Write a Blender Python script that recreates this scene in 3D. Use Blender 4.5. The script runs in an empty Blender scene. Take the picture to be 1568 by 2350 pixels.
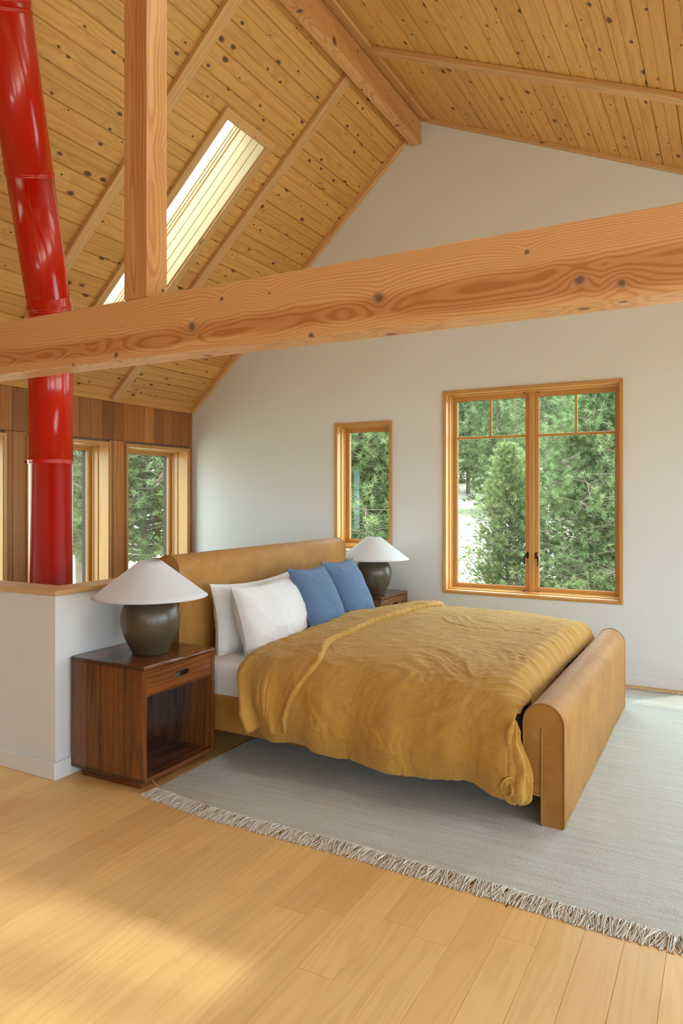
import bpy, math, random
import numpy as np
from math import sin, cos, pi, radians, sqrt, exp
from mathutils import Vector, Matrix, noise as mn

random.seed(7)
sc = bpy.context.scene
COL = sc.collection

# ------------------------------------------------------------------ camera, world, sun, exposure
CAM_H, FPX, YAW, HORIZON = 1.42, 1644.0, 0.4964, 1139.0
cd = bpy.data.cameras.new('camera')
cam = bpy.data.objects.new('camera', cd); COL.objects.link(cam)
cam.location = (0, 0, CAM_H)
cam.rotation_euler = (pi / 2, 0, YAW)
cd.sensor_fit = 'HORIZONTAL'; cd.sensor_width = 36.0
cd.lens = FPX / 1568.0 * 36.0
cd.shift_y = (HORIZON - 1175.0) / 1568.0
cd.clip_start = 0.05; cd.clip_end = 600
sc.camera = cam

w = bpy.data.worlds.new('world'); sc.world = w; w.use_nodes = True
nt = w.node_tree; nt.nodes.clear()
wo = nt.nodes.new('ShaderNodeOutputWorld'); bg = nt.nodes.new('ShaderNodeBackground')
nt.links.new(bg.outputs[0], wo.inputs[0])
# thin bright overcast: white sky, a little brighter overhead
tc = nt.nodes.new('ShaderNodeTexCoord'); sx = nt.nodes.new('ShaderNodeSeparateXYZ')
nt.links.new(tc.outputs['Generated'], sx.inputs[0])
rp = nt.nodes.new('ShaderNodeValToRGB'); nt.links.new(sx.outputs[2], rp.inputs[0])
rp.color_ramp.elements[0].position = 0.0; rp.color_ramp.elements[0].color = (0.73, 0.925, 1.08, 1)
rp.color_ramp.elements[1].position = 0.7; rp.color_ramp.elements[1].color = (0.835, 0.985, 1.08, 1)
nt.links.new(rp.outputs[0], bg.inputs[0]); 
SUN_DIR = Vector((-0.25, -0.28, -1.0)).normalized()
# the cloud veil is brighter around the sun
dp = nt.nodes.new('ShaderNodeVectorMath'); dp.operation = 'DOT_PRODUCT'; dp.inputs[1].default_value = -SUN_DIR
nt.links.new(tc.outputs['Generated'], dp.inputs[0])
mx_ = nt.nodes.new('ShaderNodeMath'); mx_.operation = 'MAXIMUM'; mx_.inputs[1].default_value = 0.0; nt.links.new(dp.outputs['Value'], mx_.inputs[0])
pw = nt.nodes.new('ShaderNodeMath'); pw.operation = 'POWER'; pw.inputs[1].default_value = 3.0; nt.links.new(mx_.outputs[0], pw.inputs[0])
ma = nt.nodes.new('ShaderNodeMath'); ma.operation = 'MULTIPLY_ADD'; ma.inputs[1].default_value = 8.0; ma.inputs[2].default_value = 5.0
nt.links.new(pw.outputs[0], ma.inputs[0]); nt.links.new(ma.outputs[0], bg.inputs[1])

sl = bpy.data.lights.new('sun', 'SUN'); sl.energy = 3.0; sl.angle = radians(2.5); sl.color = (1.0, 0.95, 0.86)
so = bpy.data.objects.new('sun', sl); COL.objects.link(so)
so.rotation_euler = SUN_DIR.to_track_quat('-Z', 'Y').to_euler(); so.location = (3, 3, 12)



vs = sc.view_settings
sc.display_settings.display_device = 'sRGB'
vs.view_transform = 'Standard'; vs.look = 'None'; vs.gamma = 1.0; vs.use_curve_mapping = False
vs.exposure = 0.57
cy = sc.cycles
cy.max_bounces = 10; cy.diffuse_bounces = 6; cy.glossy_bounces = 4; cy.transparent_max_bounces = 12
cy.transmission_bounces = 4; cy.sample_clamp_indirect = 6.0; cy.use_denoising = True
cy.caustics_reflective = False; cy.caustics_refractive = False

# ------------------------------------------------------------------ room numbers
WY = 5.781            # inner face of the gable wall
LX = -4.89            # inner face of the left wall
RXW = 3.20            # right wall
FY = -3.5             # wall behind the camera
APX, APZ = -2.345, 4.688
SL, SR = 0.939, -0.438
LOWZ = -2.75


def zl(x): return APZ + SL * (x - APX)
def zr(x): return APZ + SR * (x - APX)


# ------------------------------------------------------------------ materials
def lin(c):
    return tuple(((v / 255.0) / 12.92 if v / 255.0 <= 0.04045 else ((v / 255.0 + 0.055) / 1.055) ** 2.4) for v in c)


class NB:
    def __init__(s, name):
        s.m = bpy.data.materials.new(name); s.m.use_nodes = True
        s.t = s.m.node_tree; s.t.nodes.clear()
        s.out = s.t.nodes.new('ShaderNodeOutputMaterial')
        s.b = s.t.nodes.new('ShaderNodeBsdfPrincipled')
        s.t.links.new(s.b.outputs[0], s.out.inputs[0])

    def put(s, sock, v):
        if isinstance(v, bpy.types.NodeSocket): s.t.links.new(v, sock)
        elif isinstance(v, (tuple, list)) and len(v) == 3 and sock.type == 'RGBA': sock.default_value = (*v, 1)
        else: sock.default_value = v

    def set(s, **kw):
        for k, v in kw.items():
            s.put(s.b.inputs[k.replace('_', ' ')], v)

    def n(s, typ, ins=None, out=0, **pr):
        nd = s.t.nodes.new(typ)
        for k, v in pr.items(): setattr(nd, k, v)
        for k, v in (ins or {}).items(): s.put(nd.inputs[k], v)
        return nd.outputs[out]

    def m_(s, op, a, b=0.0, c=0.0, clamp=False):
        nd = s.t.nodes.new('ShaderNodeMath'); nd.operation = op; nd.use_clamp = clamp
        s.put(nd.inputs[0], a); s.put(nd.inputs[1], b); s.put(nd.inputs[2], c)
        return nd.outputs[0]

    def xyz(s, v):
        nd = s.t.nodes.new('ShaderNodeSeparateXYZ'); s.put(nd.inputs[0], v); return nd.outputs

    def vec(s, x, y, z):
        nd = s.t.nodes.new('ShaderNodeCombineXYZ'); s.put(nd.inputs[0], x); s.put(nd.inputs[1], y); s.put(nd.inputs[2], z)
        return nd.outputs[0]

    def noise(s, v, scale=5.0, detail=3.0, rough=0.5, dist=0.0, out=0):
        return s.n('ShaderNodeTexNoise', {'Vector': v, 'Scale': scale, 'Detail': detail, 'Roughness': rough, 'Distortion': dist}, out)

    def mix(s, f, a, b, typ='MIX'):
        nd = s.t.nodes.new('ShaderNodeMix'); nd.data_type = 'RGBA'; nd.blend_type = typ
        s.put(nd.inputs[0], f); s.put(nd.inputs[6], a); s.put(nd.inputs[7], b)
        return nd.outputs[2]

    def rng(s, v, a, b, c=0.0, d=1.0, smooth=False):
        nd = s.t.nodes.new('ShaderNodeMapRange')
        if smooth: nd.interpolation_type = 'SMOOTHSTEP'
        for k, x in enumerate((v, a, b, c, d)): s.put(nd.inputs[k], x)
        return nd.outputs[0]

    def attr(s, name, out=1):
        nd = s.t.nodes.new('ShaderNodeAttribute'); nd.attribute_name = name; return nd.outputs[out]

    def bump(s, h, strength=0.3, dist=0.01):
        nd = s.t.nodes.new('ShaderNodeBump'); nd.inputs['Strength'].default_value = strength
        nd.inputs['Distance'].default_value = dist; s.put(nd.inputs['Height'], h)
        s.t.links.new(nd.outputs[0], s.b.inputs['Normal']); return nd


def wood(name, light, dark, rings=55.0, ring_amt=0.5, streak=0.5, tint=0.12, knots=0.0, kscale=(4.2, 9.0),
         knot_col=(0.10, 0.045, 0.02), rough=0.45, coat=0.0, spec=0.4, hue=None, warp=1.0, patch=0.0, kr=1.0, band=0.0):
    """g = coordinates along / across the grain in metres, r = a random number of the board"""
    B = NB(name)
    g = B.attr('g'); r = B.attr('r', 2)
    x, y, z = B.xyz(g)
    low = B.noise(B.vec(B.m_('MULTIPLY', x, 0.7), B.m_('MULTIPLY', y, 6.5), B.m_('MULTIPLY', z, 6.5)), 1.0, 2.0)
    # knots
    km = None; rx = B.m_('MULTIPLY', B.m_('SUBTRACT', low, 0.5), 0.10 * warp)
    if knots > 0:
        kv = B.vec(B.m_('MULTIPLY', x, kscale[0]), B.m_('MULTIPLY', B.m_('ADD', y, z), kscale[1]), 0.0)
        vo = B.t.nodes.new('ShaderNodeTexVoronoi'); vo.voronoi_dimensions = '2D'; vo.inputs['Scale'].default_value = 1.0
        vo.inputs['Randomness'].default_value = 0.9
        B.put(vo.inputs['Vector'], kv)
        cr, cg, cb = B.xyz(vo.outputs['Color'])
        wob = B.noise(kv, 9.0, 2.0)
        d = B.m_('ADD', vo.outputs['Distance'], B.m_('MULTIPLY', B.m_('SUBTRACT', wob, 0.5), 0.06))
        act = B.m_('LESS_THAN', cr, knots)
        thr = B.m_('MULTIPLY_ADD', B.m_('MULTIPLY', cg, cg), 0.115 * kr, 0.045 * kr)
        km = B.m_('MULTIPLY', act, B.rng(B.m_('DIVIDE', d, thr), 1.15, 0.75, 0, 1, True))
        core = B.m_('MULTIPLY', act, B.rng(B.m_('DIVIDE', d, thr), 0.8, 0.35, 0, 1, True))
        halo = B.m_('MULTIPLY', act, B.m_('POWER', 2.718, B.m_('MULTIPLY', d, -5.0)))
        rx = B.m_('ADD', rx, B.m_('MULTIPLY', halo, 0.035))
    cyo = B.m_('MULTIPLY_ADD', r, 0.16, -0.08)
    yy = B.m_('ADD', y, cyo)
    rad = B.m_('ADD', B.m_('SQRT', B.m_('ADD', B.m_('MULTIPLY', yy, yy), B.m_('MULTIPLY', B.m_('ADD', z, 0.05), B.m_('ADD', z, 0.05)))), rx)
    fine = B.noise(B.vec(B.m_('MULTIPLY', x, 3.0), B.m_('MULTIPLY', y, 60.0), B.m_('MULTIPLY', z, 60.0)), 1.0, 3.0, 0.6)
    ph = B.m_('ADD', B.m_('MULTIPLY', rad, rings * 6.283), B.m_('MULTIPLY', fine, 1.6))
    rg = B.m_('MULTIPLY_ADD', B.m_('SINE', ph), 0.5, 0.5)
    rg = B.m_('POWER', rg, 2.2)
    st = B.noise(B.vec(B.m_('MULTIPLY', x, 7.0), B.m_('MULTIPLY', y, 260.0), B.m_('MULTIPLY', z, 260.0)), 1.0, 2.0, 0.6)
    stm = B.rng(st, 0.35, 0.7, 0, 1)
    f = B.m_('ADD', B.m_('MULTIPLY', rg, ring_amt), B.m_('MULTIPLY', stm, streak * 0.5), clamp=True)
    if patch > 0:
        f = B.m_('ADD', f, B.m_('MULTIPLY', B.rng(low, 0.45, 0.62, 0, 1, True), patch), clamp=True)
    if band > 0:   # heartwood band running along the timber
        zb_ = B.m_('ADD', z, B.m_('MULTIPLY', B.m_('SUBTRACT', low, 0.5), 0.10))
        bd = B.m_('MULTIPLY', B.rng(zb_, -0.118, -0.085, 0, 1, True), B.rng(zb_, 0.012, -0.030, 0, 1, True))
        f = B.m_('ADD', f, B.m_('MULTIPLY', bd, band), clamp=True)
    c = B.mix(f, light, dark)
    # every board its own tone
    tone = B.m_('MULTIPLY_ADD', r, 2 * tint, 1 - tint)
    c = B.mix(1.0, c, B.vec(tone, tone, tone), 'MULTIPLY')
    if hue is not None:
        r2 = B.m_('FRACT', B.m_('MULTIPLY', r, 17.31))
        c = B.mix(B.m_('MULTIPLY', B.rng(r2, 0.55, 1.0, 0, 1), 0.55), c, hue)
    if km is not None:
        c = B.mix(km, c, tuple(a * 2.2 for a in knot_col))
        c = B.mix(core, c, knot_col)
    B.set(Base_Color=c, Roughness=B.m_('MULTIPLY_ADD', st, 0.15, rough - 0.07), Specular_IOR_Level=spec)
    if coat > 0: B.set(Coat_Weight=coat, Coat_Roughness=0.2)
    B.bump(B.m_('ADD', B.m_('MULTIPLY', rg, 0.3), st), 0.12, 0.002)
    return B.m


M = {}
M['pine'] = wood('pine_boards', lin((208, 162, 94)), lin((174, 124, 60)), rings=38, ring_amt=0.38, streak=0.35, tint=0.11, knots=0.78,
                 kscale=(4.4, 7.4), kr=0.95, rough=0.5, hue=lin((196, 140, 78)))
M['pine_pale'] = wood('pine_pale', lin((222, 182, 124)), lin((192, 142, 86)), rings=38, ring_amt=0.32, streak=0.3, tint=0.08, knots=0.25,
                      kscale=(3.0, 7.0), rough=0.5)
M['pine_bleached'] = wood('pine_bleached', lin((204, 182, 142)), lin((178, 148, 104)), rings=38, ring_amt=0.25, streak=0.25, tint=0.05, knots=0.2,
                          kscale=(2.0, 6.0), knot_col=(0.35, 0.25, 0.15), rough=0.6)
M['rafter'] = wood('rafter_pine', lin((206, 166, 114)), lin((176, 132, 82)), rings=45, ring_amt=0.4, streak=0.4, tint=0.06, knots=0.22,
                   kscale=(2.6, 6.0), knot_col=(0.16, 0.09, 0.05), rough=0.5)
M['fir'] = wood('douglas_fir', lin((218, 168, 116)), lin((178, 116, 66)), rings=95, ring_amt=0.5, streak=0.3, tint=0.04, knots=0.92,
                kscale=(3.4, 3.0), kr=0.75, knot_col=(0.15, 0.07, 0.035), rough=0.45, warp=0.75, patch=0.30)
M['fir_beam'] = wood('douglas_fir_beam', lin((226, 180, 128)), lin((182, 118, 66)), rings=110, ring_amt=0.45, streak=0.3, tint=0.0, knots=0.95,
                     kscale=(3.1, 3.4), kr=0.70, knot_col=(0.20, 0.11, 0.06), rough=0.45, warp=0.9, band=0.55)
M['cedar'] = wood('cedar_cladding', lin((178, 120, 64)), lin((132, 78, 34)), rings=46, ring_amt=0.4, streak=0.45, tint=0.26, rough=0.5,
                  hue=lin((108, 60, 26)))
M['win'] = wood('window_fir', lin((198, 148, 84)), lin((166, 112, 54)), rings=80, ring_amt=0.35, streak=0.4, tint=0.06, rough=0.38, coat=0.25)
M['oak'] = wood('oak_floor', lin((230, 192, 126)), lin((206, 164, 98)), rings=40, ring_amt=0.30, streak=0.50, tint=0.045, knots=0.03,
                kscale=(2.0, 8.0), rough=0.42, spec=0.45, hue=lin((206, 160, 100)), warp=2.4)
M['rosewood'] = wood('rosewood', lin((128, 72, 30)), lin((62, 32, 14)), rings=34, ring_amt=0.5, streak=0.4, tint=0.12, rough=0.26, coat=0.35,
                     spec=0.5, warp=2.2, patch=0.5)
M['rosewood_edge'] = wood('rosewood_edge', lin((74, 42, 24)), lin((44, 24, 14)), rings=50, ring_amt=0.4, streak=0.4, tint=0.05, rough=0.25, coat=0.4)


def paint(name, col, rough=0.85):
    B = NB(name); tcn = B.n('ShaderNodeTexCoord', out=3)
    nz = B.noise(tcn, 2.0, 3.0); fz = B.noise(tcn, 260.0, 2.0)
    c = B.mix(B.m_('MULTIPLY', nz, 0.08), col, tuple(v * 0.9 for v in col))
    B.set(Base_Color=c, Roughness=rough, Specular_IOR_Level=0.25); B.bump(fz, 0.05, 0.001); return B.m


M['wall'] = paint('white_wall_paint', (0.70, 0.712, 0.705))
M['base'] = paint('white_trim_paint', (0.71, 0.722, 0.715), 0.5)
M['outside'] = paint('exterior_siding', (0.25, 0.17, 0.11), 0.8)


def simple(name, col, rough=0.5, metal=0.0, spec=0.5, coat=0.0):
    B = NB(name); tcn = B.n('ShaderNodeTexCoord', out=3)
    c = B.mix(B.m_('MULTIPLY', B.noise(tcn, 30.0, 3.0), 0.15), col, tuple(v * 0.75 for v in col))
    B.set(Base_Color=c, Roughness=rough, Metallic=metal, Specular_IOR_Level=spec)
    if coat: B.set(Coat_Weight=coat, Coat_Roughness=0.06)
    return B.m


M['black'] = simple('dark_bronze', (0.02, 0.018, 0.016), 0.4, 0.6)
M['gasket'] = simple('window_spacer', (0.075, 0.060, 0.060), 0.8, 0.0, 0.1)
M['white_metal'] = simple('white_metal', (0.8, 0.8, 0.8), 0.4)


def red_enamel():
    B = NB('red_enamel'); tcn = B.n('ShaderNodeTexCoord', out=3); x, y, z = B.xyz(tcn)
    st = B.noise(B.vec(B.m_('MULTIPLY', x, 26.0), B.m_('MULTIPLY', y, 26.0), B.m_('MULTIPLY', z, 0.5)), 1.0, 3.0)
    c = B.mix(st, lin((204, 22, 4)), lin((176, 24, 8)))
    B.set(Base_Color=c, Roughness=B.m_('MULTIPLY_ADD', st, 0.12, 0.14), Specular_IOR_Level=0.5, Coat_Weight=0.35, Coat_Roughness=0.10)
    B.bump(B.noise(B.vec(B.m_('MULTIPLY', x, 5.0), B.m_('MULTIPLY', y, 5.0), B.m_('MULTIPLY', z, 0.6)), 1.0, 1.0), 0.012, 0.01)
    return B.m


M['red'] = red_enamel()
M['red_edge'] = simple('red_joint_paint', lin((120, 16, 10)), 0.35)


def glass(name='window_glass', tint=(0.90, 0.94, 0.92)):
    B = NB(name); t = B.t
    ge = t.nodes.new('ShaderNodeNewGeometry')
    dt = t.nodes.new('ShaderNodeVectorMath'); dt.operation = 'DOT_PRODUCT'
    t.links.new(ge.outputs['Normal'], dt.inputs[0]); t.links.new(ge.outputs['Incoming'], dt.inputs[1])
    k = B.m_('POWER', B.m_('SUBTRACT', 1.0, B.m_('ABSOLUTE', dt.outputs['Value']), clamp=True), 5.0)
    fr = B.m_('MULTIPLY_ADD', k, 0.9, 0.022)          # the same from both sides of a thin pane
    mx = t.nodes.new('ShaderNodeMixShader')
    tr = t.nodes.new('ShaderNodeBsdfTransparent'); gl = t.nodes.new('ShaderNodeBsdfGlossy')
    tr.inputs[0].default_value = (*tint, 1); gl.inputs['Roughness'].default_value = 0.02
    gl.inputs[0].default_value = (0.9, 0.95, 0.95, 1)
    t.links.new(fr, mx.inputs[0]); t.links.new(tr.outputs[0], mx.inputs[1]); t.links.new(gl.outputs[0], mx.inputs[2])
    t.links.new(mx.outputs[0], B.out.inputs[0]); t.nodes.remove(B.b); return B.m


M['glass'] = glass()
M['solar_glass'] = glass('tinted_solar_glass', (0.62, 0.64, 0.64))  # tint dims the light through the added right-slope skylight


def leather():
    B = NB('tan_leather'); tcn = B.n('ShaderNodeTexCoord', out=3)
    a = B.noise(tcn, 3.2, 5.0, 0.65, 0.6); b = B.noise(tcn, 14.0, 4.0); v = B.n('ShaderNodeTexVoronoi', {'Vector': tcn, 'Scale': 700.0}, 0)
    c = B.mix(B.rng(a, 0.35, 0.68), lin((172, 124, 58)), lin((150, 102, 42)))
    c = B.mix(B.m_('MULTIPLY', B.rng(b, 0.55, 0.75), 0.35), c, lin((190, 150, 94)))
    B.set(Base_Color=c, Roughness=0.62, Specular_IOR_Level=0.25, Sheen_Weight=0.04, Sheen_Roughness=0.4)
    B.bump(B.m_('ADD', B.m_('MULTIPLY', v, 0.5), b), 0.12, 0.002); return B.m


M['leather'] = leather()
M['leather_welt'] = simple('leather_welt', lin((150, 104, 48)), 0.5)


def cloth(name, a, b, weave=900.0, wr=1.0, sheen=0.25, rough=0.85, slub=0.25, stint=(1, 1, 1)):
    B = NB(name); tcn = B.attr('g'); x, y, z = B.xyz(tcn)
    wx = B.m_('SINE', B.m_('MULTIPLY', x, weave * 6.283 / 2)); wy = B.m_('SINE', B.m_('MULTIPLY', y, weave * 6.283 / 2))
    sl1 = B.noise(B.vec(B.m_('MULTIPLY', x, 12.0), B.m_('MULTIPLY', y, 420.0), 0.0), 1.0, 3.0)
    sl2 = B.noise(B.vec(B.m_('MULTIPLY', x, 420.0), B.m_('MULTIPLY', y, 12.0), 3.0), 1.0, 3.0)
    big = B.noise(tcn, 3.0, 3.0)
    w1 = B.noise(B.vec(B.m_('MULTIPLY', x, 7.0), B.m_('MULTIPLY', y, 30.0), 0.0), 1.0, 5.0, 0.62, 1.2)
    w2 = B.noise(B.vec(B.m_('MULTIPLY', x, 34.0), B.m_('MULTIPLY', y, 14.0), 5.0), 1.0, 5.0, 0.6, 1.0)
    rid = B.m_('SUBTRACT', 1.0, B.m_('ABSOLUTE', B.m_('MULTIPLY_ADD', w1, 2.0, -1.0)))
    rid2 = B.m_('SUBTRACT', 1.0, B.m_('ABSOLUTE', B.m_('MULTIPLY_ADD', w2, 2.0, -1.0)))
    c = B.mix(B.m_('MULTIPLY', B.m_('ADD', sl1, sl2), slub), a, b)
    c = B.mix(B.m_('MULTIPLY', big, 0.25), c, b)
    B.set(Base_Color=c, Roughness=rough, Specular_IOR_Level=0.15, Sheen_Weight=sheen, Sheen_Roughness=0.5, Sheen_Tint=(*stint, 1))
    h = B.m_('ADD', B.m_('MULTIPLY', B.m_('ADD', sl1, sl2), 0.03), B.m_('MULTIPLY', B.m_('ADD', B.m_('MULTIPLY', rid, 1.0), B.m_('MULTIPLY', rid2, 0.7)), wr))
    h = B.m_('ADD', h, B.m_('MULTIPLY', B.m_('ADD', wx, wy), 0.006))
    B.bump(h, 0.55, 0.010); return B.m


M['duvet'] = cloth('ochre_linen', lin((188, 145, 70)), lin((164, 118, 44)), wr=0.8, sheen=0.32, stint=(1.0, 0.86, 0.55))
M['white_linen'] = cloth('white_cotton', (0.71, 0.705, 0.695), (0.66, 0.65, 0.64), wr=0.35, slub=0.1)
M['blue_linen'] = cloth('blue_linen', lin((106, 132, 164)), lin((78, 100, 132)), wr=0.25, slub=0.6, sheen=0.1)
M['shade'] = None


def shade_mat():
    B = NB('lamp_shade_paper'); tcn = B.n('ShaderNodeTexCoord', out=3)
    c = B.mix(B.m_('MULTIPLY', B.noise(tcn, 60.0, 2.0), 0.1), (0.78, 0.80, 0.81), (0.72, 0.73, 0.74))
    B.set(Base_Color=c, Roughness=0.8, Specular_IOR_Level=0.2)
    tl = B.t.nodes.new('ShaderNodeBsdfTranslucent'); tl.inputs[0].default_value = (0.85, 0.82, 0.80, 1)
    mx = B.t.nodes.new('ShaderNodeMixShader'); mx.inputs[0].default_value = 0.22
    B.t.links.new(B.b.outputs[0], mx.inputs[1]); B.t.links.new(tl.outputs[0], mx.inputs[2]); B.t.links.new(mx.outputs[0], B.out.inputs[0])
    return B.m


M['shade'] = shade_mat()


def ceramic():
    B = NB('grey_brown_glaze'); tcn = B.n('ShaderNodeTexCoord', out=3)
    c = B.mix(B.noise(tcn, 4.0, 3.0), lin((80, 68, 52)), lin((66, 54, 38)))
    B.set(Base_Color=c, Roughness=0.36, Specular_IOR_Level=0.55, Coat_Weight=0.25, Coat_Roughness=0.22); return B.m


M['ceramic'] = ceramic()


def rugmat():
    B = NB('woven_wool_rug'); tcn = B.n('ShaderNodeTexCoord', out=3); x, y, z = B.xyz(tcn)
    st = B.noise(B.vec(B.m_('MULTIPLY', x, 1.4), B.m_('MULTIPLY', y, 42.0), 0.0), 1.0, 4.0, 0.65)
    st2 = B.noise(B.vec(B.m_('MULTIPLY', x, 9.0), B.m_('MULTIPLY', y, 190.0), 0.0), 1.0, 3.0, 0.6)
    kn = B.n('ShaderNodeTexVoronoi', {'Vector': B.vec(B.m_('MULTIPLY', x, 170.0), B.m_('MULTIPLY', y, 230.0), 0.0), 'Scale': 1.0}, 0)
    sp = B.noise(B.vec(B.m_('MULTIPLY', x, 120.0), B.m_('MULTIPLY', y, 240.0), 0.0), 1.0, 2.0)
    c = B.mix(B.rng(st, 0.3, 0.72), lin((197, 200, 191)), lin((173, 175, 166)))
    c = B.mix(B.m_('MULTIPLY', B.rng(st2, 0.45, 0.75), 0.35), c, lin((150, 143, 132)))
    c = B.mix(B.m_('MULTIPLY', B.rng(sp, 0.62, 0.74), 0.5), c, lin((222, 218, 212)))
    c = B.mix(B.m_('MULTIPLY', B.rng(sp, 0.36, 0.26), 0.4), c, lin((140, 130, 120)))
    B.set(Base_Color=c, Roughness=0.95, Specular_IOR_Level=0.1, Sheen_Weight=0.2)
    B.bump(B.m_('ADD', B.m_('MULTIPLY', kn, -0.8), B.m_('MULTIPLY', st2, 0.7)), 0.6, 0.004); return B.m


M['rug'] = rugmat()
M['yarn'] = simple('rug_yarn', lin((216, 212, 202)), 0.9, spec=0.1)


def ground_mat():
    B = NB('dry_gravel_ground'); tcn = B.n('ShaderNodeTexCoord', out=3)
    a = B.noise(tcn, 0.25, 5.0, 0.6); b = B.noise(tcn, 3.0, 5.0, 0.7)
    c = B.mix(B.rng(a, 0.4, 0.62), lin((178, 171, 156)), lin((158, 150, 126)))
    c = B.mix(B.m_('MULTIPLY', B.rng(b, 0.55, 0.75), 0.5), c, lin((136, 130, 106)))
    B.set(Base_Color=c, Roughness=0.95, Specular_IOR_Level=0.1); B.bump(b, 0.6, 0.05); return B.m


M['ground'] = ground_mat()


def foliage(name, a, b, c3):
    B = NB(name); tcn = B.n('ShaderNodeTexCoord', out=3)
    oi = B.t.nodes.new('ShaderNodeObjectInfo')
    n1 = B.noise(tcn, 1.6, 3.0); n2 = B.noise(tcn, 9.0, 2.0)
    c = B.mix(B.rng(n1, 0.38, 0.62), a, b); c = B.mix(B.m_('MULTIPLY', B.rng(n2, 0.45, 0.7), 0.7), c, c3)
    tone = B.m_('MULTIPLY_ADD', oi.outputs['Random'], 0.4, 0.8)
    c = B.mix(1.0, c, B.vec(tone, tone, B.m_('MULTIPLY', tone, 0.98)), 'MULTIPLY')
    B.set(Base_Color=c, Roughness=0.6, Specular_IOR_Level=0.2)
    tl = B.t.nodes.new('ShaderNodeBsdfTranslucent'); B.put(tl.inputs[0], c)
    mx = B.t.nodes.new('ShaderNodeMixShader'); mx.inputs[0].default_value = 0.3
    B.t.links.new(B.b.outputs[0], mx.inputs[1]); B.t.links.new(tl.outputs[0], mx.inputs[2]); B.t.links.new(mx.outputs[0], B.out.inputs[0])
    return B.m


M['needle'] = foliage('pine_needles', lin((104, 122, 80)), lin((130, 146, 98)), lin((154, 166, 120)))
M['needle_light'] = foliage('young_needles', lin((124, 142, 86)), lin((150, 163, 106)), lin((172, 180, 128)))
M['needle_far'] = foliage('forest_needles', lin((98, 114, 76)), lin((118, 132, 88)), lin((142, 152, 108)))
M['bark'] = simple('pine_bark', lin((120, 104, 92)), 0.9, spec=0.1)


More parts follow.
